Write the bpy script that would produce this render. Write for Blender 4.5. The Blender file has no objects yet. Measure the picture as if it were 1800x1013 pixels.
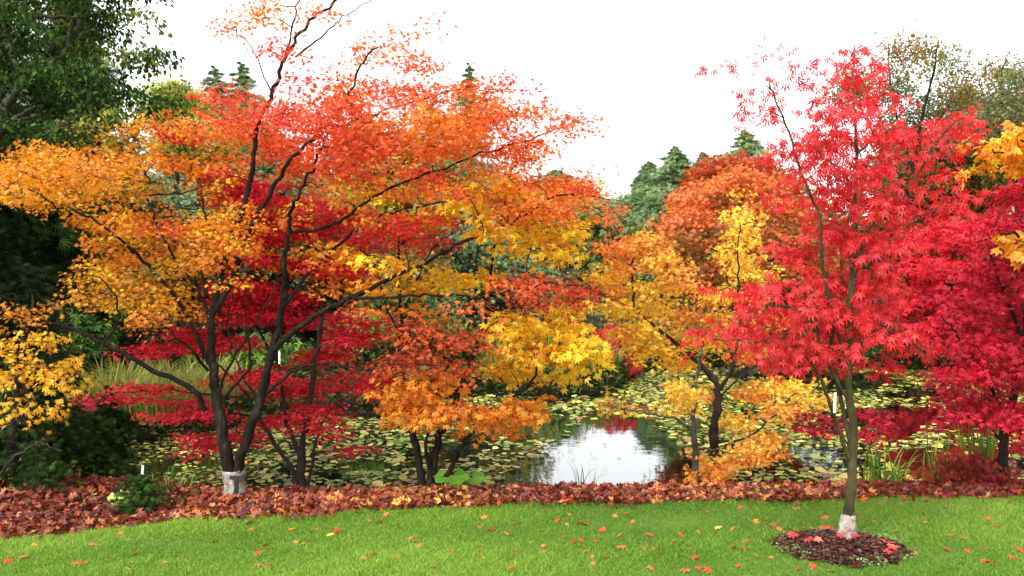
import bpy, math, random
import numpy as np

SC = bpy.context.scene
COL = SC.collection
R = np.random.default_rng(7)
random.seed(7)

# ------------------------------------------------------------------ camera, sky, sun, exposure
EYE, HOR, FPX = 1.6, 506.5, 1400.0
cam = bpy.data.cameras.new('camera'); camo = bpy.data.objects.new('camera', cam); COL.objects.link(camo)
camo.location = (0, 0, EYE); camo.rotation_euler = (math.radians(90), 0, 0)
cam.lens = 28.0; cam.sensor_width = 36.0; cam.clip_end = 2000; cam.clip_start = 0.05
SC.camera = camo

SUN_EL, SUN_AZ = 52.0, 215.0       # azimuth clockwise from +Y (behind the viewer, to the left)
w = bpy.data.worlds.new('World'); SC.world = w; w.use_nodes = True
nt = w.node_tree; nt.nodes.clear()
sky = nt.nodes.new('ShaderNodeTexSky'); sky.sky_type = 'NISHITA'; sky.sun_disc = False
sky.sun_elevation = math.radians(SUN_EL); sky.sun_rotation = math.radians(SUN_AZ)
sky.air_density = 1.6; sky.dust_density = 0.8; sky.ozone_density = 1.0
hsv = nt.nodes.new('ShaderNodeHueSaturation'); hsv.inputs['Saturation'].default_value = 0.12   # overcast: cloud takes the blue out
bg = nt.nodes.new('ShaderNodeBackground'); bg.inputs['Strength'].default_value = 0.15
wo = nt.nodes.new('ShaderNodeOutputWorld')
nt.links.new(sky.outputs[0], hsv.inputs['Color']); nt.links.new(hsv.outputs[0], bg.inputs[0]); nt.links.new(bg.outputs[0], wo.inputs[0])
sl = bpy.data.lights.new('sun', 'SUN'); sl.energy = 1.5; sl.angle = math.radians(12); sl.color = (1.0, 0.95, 0.88)
so = bpy.data.objects.new('sun', sl); COL.objects.link(so)
so.rotation_euler = (math.radians(90 - SUN_EL), 0, math.radians(180 - SUN_AZ)); so.location = (0, 0, 20)
SC.view_settings.view_transform = 'Standard'; SC.view_settings.look = 'None'
SC.view_settings.gamma = 1.0; SC.view_settings.use_curve_mapping = False
SC.view_settings.exposure = 1.55
SC.cycles.max_bounces = 7; SC.cycles.diffuse_bounces = 4; SC.cycles.transmission_bounces = 5

def P(x, y, Y):
    return np.array([(x - 900.0) / FPX * Y, Y, EYE - (y - HOR) / FPX * Y])
def PA(x, y, Y):
    return np.stack([(x - 900.0) / FPX * Y, Y, EYE - (y - HOR) / FPX * Y], -1)

# ------------------------------------------------------------------ materials
def new_mat(name):
    m = bpy.data.materials.new(name); m.use_nodes = True
    n = m.node_tree; n.nodes.clear()
    return m, n, n.nodes.new('ShaderNodeOutputMaterial')
def N(n, t, **kw):
    nd = n.nodes.new(t)
    for k, v in kw.items():
        if k in nd.inputs: nd.inputs[k].default_value = v
        else: setattr(nd, k, v)
    return nd
def ramp(n, stops):
    r = n.nodes.new('ShaderNodeValToRGB'); el = r.color_ramp.elements
    while len(el) < len(stops): el.new(0.5)
    for e, (p, c) in zip(el, stops): e.position = p; e.color = (*c, 1)
    return r

def leaf_mat(name, transl=0.4, rough=0.45, spec=0.35):
    m, n, out = new_mat(name)
    at = N(n, 'ShaderNodeAttribute', attribute_name='Col')
    p = N(n, 'ShaderNodeBsdfPrincipled', Roughness=rough); p.inputs['Specular IOR Level'].default_value = spec
    tr = n.nodes.new('ShaderNodeBsdfTranslucent'); mx = N(n, 'ShaderNodeMixShader'); mx.inputs[0].default_value = transl
    hs = N(n, 'ShaderNodeHueSaturation', Saturation=1.06, Value=1.1)
    n.links.new(at.outputs['Color'], p.inputs['Base Color']); n.links.new(at.outputs['Color'], hs.inputs['Color'])
    n.links.new(hs.outputs[0], tr.inputs['Color'])
    n.links.new(p.outputs[0], mx.inputs[1]); n.links.new(tr.outputs[0], mx.inputs[2]); n.links.new(mx.outputs[0], out.inputs[0])
    return m
def noise_mat(name, stops, scale=8, detail=6, rough=0.85, bump=0.3, bscale=40, spec=0.3, stretch=(1, 1, 1), dist=0.02):
    m, n, out = new_mat(name)
    tc = N(n, 'ShaderNodeTexCoord'); mp = N(n, 'ShaderNodeMapping', Scale=stretch)
    no = N(n, 'ShaderNodeTexNoise', Scale=scale, Detail=detail, Roughness=0.65)
    r = ramp(n, stops)
    p = N(n, 'ShaderNodeBsdfPrincipled', Roughness=rough); p.inputs['Specular IOR Level'].default_value = spec
    n2 = N(n, 'ShaderNodeTexNoise', Scale=bscale, Detail=4); b = N(n, 'ShaderNodeBump', Strength=bump, Distance=dist)
    L = n.links.new
    L(tc.outputs['Object'], mp.inputs[0]); L(mp.outputs[0], no.inputs['Vector']); L(mp.outputs[0], n2.inputs['Vector'])
    L(no.outputs[0], r.inputs[0]); L(r.outputs[0], p.inputs['Base Color']); L(n2.outputs[0], b.inputs['Height']); L(b.outputs[0], p.inputs['Normal'])
    L(p.outputs[0], out.inputs[0])
    return m
M = {}
M['leaf'] = leaf_mat('maple_leaf', 0.42, 0.45, 0.35)
M['needle'] = leaf_mat('conifer_needles', 0.12, 0.75, 0.08)
M['grass'] = leaf_mat('grass_blade', 0.35, 0.5, 0.3)
M['litter'] = leaf_mat('fallen_leaf', 0.12, 0.45, 0.4)
M['pad'] = leaf_mat('lily_pad', 0.1, 0.45, 0.25)
M['bark_dark'] = noise_mat('dark_bark', [(0.3, (.008, .006, .005)), (0.55, (.022, .017, .013)), (0.68, (.045, .042, .026)), (0.8, (.14, .15, .10))], 14, 8, .9, .9, 60, .08, (1, 1, .35))
M['bark_olive'] = noise_mat('olive_bark', [(0.3, (.018, .014, .006)), (0.52, (.05, .042, .016)), (0.68, (.10, .085, .032)), (0.82, (.24, .22, .15))], 16, 8, .8, .5, 60, .25, (1, 1, .35))
M['bark_grey'] = noise_mat('grey_bark', [(0.3, (.018, .016, .012)), (0.55, (.06, .055, .04)), (0.75, (.2, .2, .15))], 16, 8, .85, .5, 60, .25, (1, 1, .35))
M['bark_black'] = noise_mat('deep_brown_bark', [(0.3, (.01, .007, .006)), (0.7, (.035, .022, .016)), (0.85, (.08, .07, .05))], 16, 8, .9, .6, 60, .2, (1, 1, .35))  # near-black brown bark, paler where the noise peaks
M['soil'] = noise_mat('leafy_soil', [(0.3, (.006, .008, .003)), (0.5, (.016, .02, .007)), (0.7, (.03, .018, .008))], 1.3, 10, .95, .5, 20, .1)
M['lawn'] = noise_mat('lawn_turf', [(0.3, (.05, .11, .012)), (0.5, (.08, .16, .02)), (0.7, (.12, .19, .03))], 1.6, 8, .9, .4, 60, .1)
M['bank'] = noise_mat('litter_soil', [(0.3, (.012, .004, .003)), (0.5, (.04, .010, .006)), (0.7, (.09, .025, .012))], 12, 8, .9, .6, 30, .1)
M['mulch'] = noise_mat('bark_mulch', [(0.3, (.010, .005, .004)), (0.5, (.045, .018, .012)), (0.75, (.12, .05, .03))], 26, 10, .9, 1.0, 60, .15, (1, 1, 1), .04)
M['wrap'] = noise_mat('white_trunk_wrap', [(0.30, (.08, .05, .035)), (0.42, (.22, .16, .13)), (0.55, (.36, .33, .30)), (0.75, (.52, .50, .48))], 14, 8, .5, .8, 22, .4, (1, 1, .8), .03)
M['bracket'] = noise_mat('grey_bracket', [(0.3, (.012, .014, .017)), (0.7, (.035, .04, .045))], 20, 3, .5, .1, 60, .4)
M['white'] = noise_mat('white_plastic', [(0.3, (.7, .7, .68)), (0.7, (.85, .85, .83))], 10, 3, .4, .05, 60, .4)
M['path'] = noise_mat('brown_path', [(0.3, (.04, .02, .015)), (0.7, (.11, .055, .04))], 6, 6, .95, .4, 40, .1)

def water_mat():
    m, n, out = new_mat('pond_water')
    p = N(n, 'ShaderNodeBsdfPrincipled', Roughness=0.015, IOR=3.0); p.inputs['Base Color'].default_value = (.004, .004, .003, 1)
    p.inputs['Specular IOR Level'].default_value = 0.5
    tc = N(n, 'ShaderNodeTexCoord'); no = N(n, 'ShaderNodeTexNoise', Scale=5.0, Detail=3); b = N(n, 'ShaderNodeBump', Strength=0.12, Distance=0.01)
    n.links.new(tc.outputs['Object'], no.inputs['Vector']); n.links.new(no.outputs[0], b.inputs['Height']); n.links.new(b.outputs[0], p.inputs['Normal'])
    n.links.new(p.outputs[0], out.inputs[0])
    return m
M['water'] = water_mat()

# ------------------------------------------------------------------ mesh helpers
def mesh_np(name, V, F, mat, parent=None, cols=None, smooth=False):
    """V (n,3); F (f,k) uniform faces or list of such arrays; cols (n,3) colour of the thing itself"""
    if not isinstance(F, list): F = [F]
    F = [f for f in F if len(f)]
    me = bpy.data.meshes.new(name)
    me.vertices.add(len(V)); me.vertices.foreach_set('co', np.ascontiguousarray(V, np.float32).ravel())
    tot = sum(f.size for f in F); nf = sum(len(f) for f in F)
    me.loops.add(tot); me.polygons.add(nf)
    me.loops.foreach_set('vertex_index', np.concatenate([f.ravel() for f in F]).astype(np.int32))
    ls = np.concatenate([np.full(len(f), f.shape[1]) for f in F]); st = np.concatenate([[0], np.cumsum(ls)[:-1]])
    me.polygons.foreach_set('loop_start', st.astype(np.int32)); 
    try: me.polygons.foreach_set('loop_total', ls.astype(np.int32))
    except Exception: pass
    me.polygons.foreach_set('use_smooth', np.full(nf, smooth))
    if cols is not None:
        a = me.color_attributes.new('Col', 'FLOAT_COLOR', 'POINT')
        c = np.ones((len(V), 4), np.float32); c[:, :3] = np.clip(cols, 0.002, 0.92)
        a.data.foreach_set('color', c.ravel())
    me.update(calc_edges=True)
    me.materials.append(mat)
    o = bpy.data.objects.new(name, me); COL.objects.link(o)
    if parent is not None:
        o.parent = parent
        o.matrix_parent_inverse.identity()
        me.vertices.foreach_set('co', (np.asarray(V, np.float32) - np.array(parent.location, np.float32)).ravel())
    return o
def tag(o, label=None, cat=None, group=None, kind=None):
    if label: o['label'] = label
    if cat: o['category'] = cat
    if group: o['group'] = group
    if kind: o['kind'] = kind
    return o
def empty(name, loc, label, cat, group=None):
    o = bpy.data.objects.new(name, None); COL.objects.link(o); o.location = [float(v) for v in loc]; o.empty_display_size = .2
    return tag(o, label, cat, group)

def tubes(C, Rad, sides=5):
    """C (T,n,3) centre lines, Rad (T,n) -> V,F"""
    T, n, _ = C.shape
    t = np.gradient(C, axis=1); t /= np.linalg.norm(t, axis=-1, keepdims=True) + 1e-9
    ref = np.zeros_like(t); ref[..., 0] = .31; ref[..., 1] = .9; ref[..., 2] = .3
    a = np.cross(t, ref); a /= np.linalg.norm(a, axis=-1, keepdims=True) + 1e-9
    b = np.cross(t, a)
    th = np.linspace(0, 2 * np.pi, sides, endpoint=False)
    V = C[:, :, None] + Rad[:, :, None, None] * (np.cos(th)[None, None, :, None] * a[:, :, None] + np.sin(th)[None, None, :, None] * b[:, :, None])
    idx = np.arange(T * n * sides).reshape(T, n, sides)
    q = np.stack([idx[:, :-1], np.roll(idx[:, :-1], -1, 2), np.roll(idx[:, 1:], -1, 2), idx[:, 1:]], -1).reshape(-1, 4)
    return V.reshape(-1, 3), q
def catmull(pts, k=6):
    p = np.array(pts, float); p = np.vstack([2 * p[0] - p[1], p, 2 * p[-1] - p[-2]])
    out = []
    for i in range(1, len(p) - 2):
        for s in np.arange(k) / k:
            out.append(.5 * (2 * p[i] + (p[i + 1] - p[i - 1]) * s + (2 * p[i - 1] - 5 * p[i] + 4 * p[i + 1] - p[i + 2]) * s * s + (3 * p[i] - p[i - 1] - 3 * p[i + 1] + p[i + 2]) * s ** 3))
    out.append(p[-2]); return np.array(out)

# leaf outlines: (u along the leaf, v across, z bend), unit length 1, faces as quads
def palm(angles, lens, wid, bend=.35, sin_r=.3):
    vs = [(0, 0, 0)]; fs = []
    for a, l in zip(angles, lens):
        a = math.radians(a); c, s = math.cos(a), math.sin(a)
        k = len(vs)
        for (r, off) in ((.5 * l, -wid * l), (l, 0), (.5 * l, wid * l)):
            u, v = r * c - off * s, r * s + off * c
            vs.append((u, v, -bend * r * r + .06 * abs(off) / wid * 0.5))
        fs.append((0, k, k + 1, k + 2))
    return np.array(vs, float), np.array(fs)
LEAF = {
    'palm7': palm((-118, -78, -38, 0, 38, 78, 118), (.45, .74, .95, 1.05, .95, .74, .45), .125, .5),
    'palm5': palm((-88, -42, 0, 42, 88), (.62, .9, 1.0, .9, .62), .19, .3),
    'wide5': palm((-84, -42, 0, 42, 84), (.68, .92, 1.0, .92, .68), .27, .3),
    'tri': palm((-62, 0, 62), (.8, 1.0, .8), .26, .25),
    'oval': (np.array([(0, 0, 0), (.4, -.3, .03), (1, 0, -.15), (.4, .3, .03)], float), np.array([(0, 1, 2, 3)])),
    'frond': palm((-60, -30, -10, 12, 34, 62), (.6, .85, 1.0, .95, .8, .6), .055, .4),
}
def leaves(pos, d, up, size, tmpl, col):
    """place leaf template at pos, pointing along d with face towards up"""
    tv, tf = LEAF[tmpl]; n = len(pos)
    d = d / (np.linalg.norm(d, axis=1, keepdims=True) + 1e-9)
    s = np.cross(up, d); s /= np.linalg.norm(s, axis=1, keepdims=True) + 1e-9
    nn = np.cross(d, s)
    V = pos[:, None] + size[:, None, None] * (tv[None, :, 0, None] * d[:, None] + tv[None, :, 1, None] * s[:, None] + tv[None, :, 2, None] * nn[:, None])
    F = (tf[None] + (np.arange(n) * len(tv))[:, None, None]).reshape(-1, tf.shape[1])
    return V.reshape(-1, 3), F, np.repeat(col, len(tv), 0)
def unit(n):
    v = R.normal(size=(n, 3)); return v / np.linalg.norm(v, axis=1, keepdims=True)

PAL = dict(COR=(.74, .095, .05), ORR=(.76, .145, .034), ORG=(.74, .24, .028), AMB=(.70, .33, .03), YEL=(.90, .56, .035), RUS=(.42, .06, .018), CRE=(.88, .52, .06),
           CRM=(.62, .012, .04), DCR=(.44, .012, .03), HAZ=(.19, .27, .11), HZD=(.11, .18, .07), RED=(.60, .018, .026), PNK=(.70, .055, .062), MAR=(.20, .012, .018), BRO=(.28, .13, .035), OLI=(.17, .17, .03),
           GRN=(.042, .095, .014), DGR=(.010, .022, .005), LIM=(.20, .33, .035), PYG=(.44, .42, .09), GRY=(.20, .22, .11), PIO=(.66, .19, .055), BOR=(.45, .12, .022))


class Tree:
    def __init__(s, name, label, cat, base, Y=None, group=None, bark='bark_dark', leaf='palm5', lsize=.05, lmat='leaf',
                 spray=.17, per=26, flat=.3, droop=.25, depth=.8, tilt=.35, jit=.2, dm=1.6):
        s.dm = dm
        s.Y = base[2]; b = P(*base)
        s.root = empty(name, b, label, cat, group)
        s.bark, s.leaf, s.ls, s.lmat, s.spray, s.per, s.flat, s.droop, s.depth, s.tilt, s.jit = bark, leaf, lsize, lmat, spray, per, flat, droop, depth, tilt, jit
        s.nodes, s.nrad, s.TV, s.TF, s.nv = [], [], [], [], 0
        s.sp, s.sc = [], []
        s.tw = None
    def _add(s, V, F): s.TV.append(V); s.TF.append(F + s.nv); s.nv += len(V)
    def limb(s, pts, r0, r1, y0=0., y1=None, sides=8, wob=.012, world=False):
        """pts: pixel points, the depth running from Y+y0 to Y+y1"""
        y1 = y0 if y1 is None else y1
        if world: q = np.array(pts, float)
        else:
            k = len(pts); q = np.array([P(p[0], p[1], s.Y + y0 + (y1 - y0) * (i / (k - 1))) for i, p in enumerate(pts)])
        c = catmull(q, 6); n = len(c)
        w_ = R.normal(size=(n, 3)) * wob; w_[0] *= 0
        c = c + w_ * np.linspace(.3, 1, n)[:, None]
        rr = r0 + (r1 - r0) * np.linspace(0, 1, n) ** .85
        rr = rr * (1 + .06 * R.normal(size=n))
        V, F = tubes(c[None], rr[None], sides); s._add(V, F)
        s.nodes.append(c[n // 6:]); s.nrad.append(rr[n // 6:])
        return c
    def pad(s, x, y, rx, ry, c, c2=None, dens=1.0, yo=None, dep=None):
        px = s.spray / s.Y * FPX
        n = max(1, int(round(s.dm * dens * 3.0 * math.pi * rx * ry / (math.pi * px * px * max(.25, s.flat)))))
        u = unit(n) * (R.random(n) ** (1 / 2.2))[:, None]
        dep = s.depth if dep is None else dep
        yc = R.uniform(-1, 1) * dep * .55 if yo is None else yo
        Yv = s.Y + yc + u[:, 1] * dep * .6
        X = x + rx * u[:, 0]; Z = y + ry * u[:, 2] + .10 * ry * 2 * (u[:, 0] ** 2)
        s.sp.append(PA(X, Z, Yv))
        a = np.array(PAL[c]); b = np.array(PAL[c2 or c]); t = R.random(n)[:, None]
        s.sc.append((a + (b - a) * t) * np.exp(R.normal(size=(n, 1)) * .10))
    def blob(s, cen, rad, cs, n, shell=.55):
        """world-space ellipsoid of sprays, more of them near the surface"""
        u = unit(n); u[:, 2] = np.where(u[:, 2] < -.4, u[:, 2] * .6, u[:, 2]); r = shell + (1 - shell) * R.random(n)[:, None]
        lump = 1 + .13 * np.sin(u[:, :1] * 7 + cen[0]) * np.cos(u[:, 1:2] * 6 + u[:, 2:] * 5)
        s.sp.append(np.array(cen) + u * r * lump * np.array(rad))
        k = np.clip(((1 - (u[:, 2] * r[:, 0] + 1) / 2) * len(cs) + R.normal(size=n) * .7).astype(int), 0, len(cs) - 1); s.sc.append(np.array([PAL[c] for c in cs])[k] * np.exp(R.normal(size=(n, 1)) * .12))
    def build(s, twigs=True, trad=.006, subt=3, sides=3, crown='crown', trunk='trunk'):
        sp = np.vstack(s.sp); sc = np.vstack(s.sc); S = len(sp)
        if twigs and s.nodes:
            nd = np.vstack(s.nodes); nr = np.concatenate(s.nrad)
            dmin = np.array([np.min(np.sum((nd - p) ** 2, 1)) for p in sp]); order = np.argsort(dmin)
            cap = len(nd) + S * 3; A = np.empty((cap, 3)); A[:len(nd)] = nd; RR = np.empty(cap); RR[:len(nd)] = nr; m = len(nd)
            TC, TR = [], []
            for i in order:
                p = sp[i]; dv = A[:m] - p
                cost = np.sqrt(np.sum(dv ** 2, 1)) + .5 * np.maximum(0, dv[:, 2]) ; j = int(np.argmin(cost)); q = A[j]
                L = np.linalg.norm(p - q); side = R.normal(size=3) * .07 * L
                m1 = q + (p - q) * .35 + side + [0, 0, .10 * L]; m2 = q + (p - q) * .7 + side * .6 + [0, 0, .10 * L]
                ra = min(RR[j] * .75, trad * (.7 + 1.1 * L)); rb = ra * .45
                TC.append([q, m1, m2, p]); TR.append([ra, ra * .8, ra * .62, rb])
                A[m:m + 3] = [m1, m2, p]; RR[m:m + 3] = [ra * .8, ra * .62, max(rb, trad * .3)]; m += 3
            V, F = tubes(np.array(TC), np.array(TR), sides); s._add(V, F)
            if subt:   # little twigs fanning out inside each spray
                pp = np.repeat(sp, subt, 0); a = R.uniform(0, 2 * np.pi, len(pp)); rr = s.spray * R.uniform(.5, 1, len(pp))
                e = pp + np.stack([np.cos(a) * rr, np.sin(a) * rr, R.normal(size=len(pp)) * s.spray * s.flat * .5], 1)
                V, F = tubes(np.stack([pp, (pp + e) / 2 + [0, 0, .01], e], 1), np.tile([trad * .35, trad * .28, trad * .15], (len(pp), 1)), 3); s._add(V, F)
        n = S * s.per
        c = np.repeat(sp, s.per, 0); a = R.uniform(0, 2 * np.pi, n); rr = s.spray * np.sqrt(R.random(n))
        tx = np.repeat(R.normal(size=S) * s.tilt * .5, s.per); ty = np.repeat(R.normal(size=S) * s.tilt * .5, s.per)
        off = np.stack([np.cos(a) * rr, np.sin(a) * rr, R.normal(size=n) * s.spray * s.flat * .45], 1)
        off[:, 2] += off[:, 0] * tx + off[:, 1] * ty - .5 * rr * rr / s.spray * s.droop
        out = np.stack([np.cos(a), np.sin(a), np.zeros(n)], 1) + R.normal(size=(n, 3)) * .45; out[:, 2] -= s.droop * R.uniform(.3, 2.2, n)
        up = np.array([0, 0, 1.]) + R.normal(size=(n, 3)) * s.tilt
        col = np.repeat(sc, s.per, 0) * np.exp(R.normal(size=(n, 1)) * s.jit) * np.exp(R.normal(size=(n, 3)) * [.03, .12, .1])
        col = np.clip(col, 0, [.9, .8, .7])
        size = s.ls * R.uniform(.65, 1.2, n)
        V, F, C = leaves(c + off, out, up, size, s.leaf, col)
        mesh_np(crown, V, F, M[s.lmat], s.root, C)
        if s.TV: mesh_np(trunk, np.vstack(s.TV), np.vstack(s.TF), M[s.bark], s.root, smooth=True)
        return s.root

# ------------------------------------------------------------------ ground, pond, lawn
WZ = -0.35
POND = np.array([(-4.6, 7.1), (-2, 7.05), (0, 7.0), (3, 7.05), (6, 7.2), (9, 7.8), (12, 11), (12, 17), (9, 19.6), (5, 19.6), (2.9, 18.4), (2.3, 16.6), (1.9, 15.3),
                 (0.8, 14.7), (-.5, 14.6), (-1.8, 13.5), (-3.0, 13.2), (-3.7, 11.3), (-4.6, 10.4), (-6.4, 10.0), (-6.6, 8.4)], float)
def pond_sd(X, Y):
    p = np.stack([X, Y], -1); d = np.full(X.shape, 1e9); ins = np.zeros(X.shape, bool)
    for i in range(len(POND)):
        a, b = POND[i - 1], POND[i]; ab = b - a; t = np.clip(((p - a) @ ab) / (ab @ ab), 0, 1)
        d = np.minimum(d, np.linalg.norm(p - (a + t[..., None] * ab), axis=-1))
        cr = (a[1] > p[..., 1]) != (b[1] > p[..., 1])
        xi = a[0] + (p[..., 1] - a[1]) / (b[1] - a[1] + 1e-12) * ab[0]
        ins ^= cr & (p[..., 0] < xi)
    return np.where(ins, -d, d)
def edge_y(X):
    e = np.interp(X, [-14, -6, -3.2, -2.3, -1.2, 0, 1.3, 3.9, 8, 14], [3.0, 4.2, 4.95, 5.33, 5.58, 5.8, 5.87, 6.0, 6.05, 6.2])
    return e + .03 * np.sin(X * 5.1) + .02 * np.sin(X * 11.3 + 1)
def height(X, Y):
    X = np.asarray(X, float); Y = np.asarray(Y, float)
    sd = pond_sd(X, Y)
    z = np.where(sd < 0, WZ - np.minimum(.5, -sd * .7), WZ + .35 * np.clip(sd / .4, 0, 1) ** .6)
    ey = edge_y(X)
    ridge = -.12 * np.clip((Y - ey) / 1.0, 0, 1) ** 1.2 * (Y < 9) * np.clip((X + 3.6) / 1.2, 0, 1)
    hill = .055 * np.maximum(0, Y - 21) * (1 + .25 * np.sin(X * .13)) + .08 * np.maximum(0, -X - 9) * (Y > 5)
    hill = np.minimum(hill, 7)
    return z + ridge + hill
def axis(lo, hi, a, b, fine, coarse):
    x = [np.arange(a, b, fine)]; v = b; st = fine
    while v < hi: x.append([v]); st = min(coarse, st * 1.25); v += st
    x.append([hi]); v = a; st = fine
    while v > lo: st = min(coarse, st * 1.25); v -= st; x.append([max(v, lo)])
    return np.unique(np.concatenate(x))
def grid(name, xs, ys, zf, mat, mask=None, parent=None):
    X, Y = np.meshgrid(xs, ys); Z = zf(X, Y); V = np.stack([X, Y, Z], -1).reshape(-1, 3)
    i = np.arange(X.size).reshape(X.shape); F = np.stack([i[:-1, :-1], i[:-1, 1:], i[1:, 1:], i[1:, :-1]], -1)
    if mask is not None:
        F = F[mask((X[:-1, :-1] + X[1:, 1:]) / 2, (Y[:-1, :-1] + Y[1:, 1:]) / 2)]
    return mesh_np(name, V, F.reshape(-1, 4), mat, parent, smooth=True)
g = grid('ground', axis(-700, 700, -14, 14, .12, 40), axis(-300, 900, 3.5, 22, .12, 40), height, M['soil']); tag(g, kind='structure')
# lawn sheet follows the edge curve
xs = np.arange(-14, 14.01, .12); tt = np.concatenate([np.linspace(0, .6, 12), np.linspace(.62, 1, 30)])
Xg = np.tile(xs, (len(tt), 1)); Yg = -10 + (edge_y(xs)[None] + 10) * tt[:, None]
Zg = height(Xg, Yg) + .006; i = np.arange(Xg.size).reshape(Xg.shape)
lw = mesh_np('lawn', np.stack([Xg, Yg, Zg], -1).reshape(-1, 3), np.stack([i[:-1, :-1], i[:-1, 1:], i[1:, 1:], i[1:, :-1]], -1).reshape(-1, 4), M['lawn'], smooth=True); tag(lw, kind='structure')
# litter soil strip
tt = np.linspace(0, 1, 16); yb = np.minimum(np.where(xs < -3.0, edge_y(xs) + 1.9, 6.95), 6.95)
Xg = np.tile(xs, (len(tt), 1)); Yg = (edge_y(xs)[None] - .02) + (yb - edge_y(xs) + .02)[None] * tt[:, None]
Zg = height(Xg, Yg) + .010; i = np.arange(Xg.size).reshape(Xg.shape)
bk = mesh_np('bank_soil', np.stack([Xg, Yg, Zg], -1).reshape(-1, 3), np.stack([i[:-1, :-1], i[:-1, 1:], i[1:, 1:], i[1:, :-1]], -1).reshape(-1, 4), M['bank'], smooth=True); tag(bk, kind='structure')
wt = mesh_np('water', np.array([(-8, 6.2, WZ), (14, 6.2, WZ), (14, 21, WZ), (-8, 21, WZ)], float), np.array([(0, 1, 2, 3)]), M['water']); tag(wt, kind='structure')
# distant path on the left
pth = np.array([P(x, y, Y) for x, y, Y in ((20, 640, 19), (120, 640, 17), (200, 640, 16), (330, 640, 17))])
V = []
for q in catmull(pth[:, :2].tolist(), 8):
    for dx in (-.9, .9): V.append((q[0], q[1] + dx, 0))
V = np.array(V); V[:, 2] = height(V[:, 0], V[:, 1]) + .03; k = len(V) // 2; i = np.arange(k - 1) * 2
po = mesh_np('path', V, np.stack([i, i + 2, i + 3, i + 1], 1), M['path']); tag(po, kind='structure')

# grass blades
def blades(x, y, z, h, wd, col, lean=.45):
    n = len(x); a = R.uniform(0, 2 * np.pi, n); l = R.normal(size=(n, 2)) * lean * h[:, None]
    b = np.stack([x, y, z], 1); s = np.stack([np.cos(a) * wd, np.sin(a) * wd, np.zeros(n)], 1)
    mid = b + np.stack([l[:, 0] * .35, l[:, 1] * .35, h * .62], 1); tip = b + np.stack([l[:, 0], l[:, 1], h], 1)
    V = np.stack([b - s, b + s, mid + s * .7, mid - s * .7, tip], 1).reshape(-1, 3); k = np.arange(n) * 5
    return V, [np.stack([k, k + 1, k + 2, k + 3], 1), np.stack([k + 3, k + 2, k + 4], 1)], np.repeat(col, 5, 0)
def smooth_noise(x, y, s, seed):
    r = np.random.default_rng(seed); v = 0
    for i in range(7):
        k = r.normal(size=2) * s; v = v + np.sin(k[0] * x + k[1] * y + r.uniform(0, 6.28))
    return v / 3.5
MULCH = P(1478, 972, 4.86)
n = 480000
gx = R.uniform(-5.2, 5.2, n); gy = 3.4 + (edge_y(gx) + .05 - 3.4) * R.random(n) ** .9
dm = np.hypot((gx - MULCH[0]) / .38, (gy - MULCH[1]) / .31); keep = dm + R.normal(size=n) * .10 > 1
gx, gy = gx[keep], gy[keep]; n = len(gx)
nz = smooth_noise(gx, gy, 2.2, 1); nz2 = smooth_noise(gx, gy, 9, 2)
a = np.array((.09, .21, .018)); b = np.array((.26, .43, .05)); c = np.array((.34, .33, .12))
t = np.clip(.45 + .5 * nz + .25 * nz2 + R.normal(size=n) * .3, 0, 1)[:, None]
col = a + (b - a) * t; dead = (R.random(n) < .03 + .05 * (nz > .6)); col[dead] = c; col *= np.exp(R.normal(size=(n, 1)) * .18)
h = .019 * (1 + .4 * nz2 + .25 * nz + R.normal(size=n) * .3) + .012 * (gy > edge_y(gx) - .10) * R.random(n); h = np.clip(h, .008, .07)
V, F, C = blades(gx, gy, height(gx, gy) + .003, h, .0013 + .0010 * R.random(n), col, .8)
tag(mesh_np('grass', V, F, M['grass'], None, C), 'short bright green mown grass of the lawn in front of the bank', 'grass', kind='stuff')

# leaf litter on the bank
def flat_leaves(x, y, z, size, col, tm='wide5', curl=.6):
    n = len(x); a = R.uniform(0, 2 * np.pi, n)
    d = np.stack([np.cos(a), np.sin(a), R.normal(size=n) * curl * .6], 1); up = np.array([0, 0, 1.]) + R.normal(size=(n, 3)) * curl
    return leaves(np.stack([x, y, z], 1), d, up, size, tm, col)
LIT = np.array([(.20, .035, .02), (.27, .06, .03), (.13, .022, .016), (.36, .14, .07), (.07, .016, .012), (.40, .07, .022), (.46, .22, .13), (.25, .022, .02)])
n = 42000
gx = R.uniform(-6.5, 7, n); e = edge_y(gx); y1 = np.where(gx < -3.0, e + 1.7, 6.85)
gy = e + .03 - np.abs(R.normal(size=n)) * .05 * (1 + .8 * np.sin(gx * 3.1)) * (R.random(n) < .25) + (y1 - e) * R.random(n)
k = R.choice(len(LIT), n, p=[.2, .2, .14, .11, .13, .09, .05, .08]); col = LIT[k] * [.85, .85, .7] * np.exp(R.normal(size=(n, 1)) * .25)
col *= (1 + .25 * smooth_noise(gx, gy, 3, 5))[:, None]
for (cx_, cl_) in ((-2.2, (.50, .16, .035)), (-.7, (.55, .26, .04)), (1.8, (.55, .25, .05)), (4.0, (.40, .03, .03))):
    mk = R.random(n) < .22 * np.exp(-((gx - cx_) / .6) ** 2); col[mk] = np.array(cl_) * np.exp(R.normal(size=(mk.sum(), 1)) * .25)
V, F, C = flat_leaves(gx, gy, height(gx, gy) + .010 + .05 * R.random(n), .040 * R.uniform(.6, 1.4, n), col, 'wide5', .95)
tag(mesh_np('leaf_litter', V, F, M['litter'], None, C), 'thick drift of curled red brown fallen leaves between lawn and pond', 'leaf litter', kind='stuff')

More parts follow.
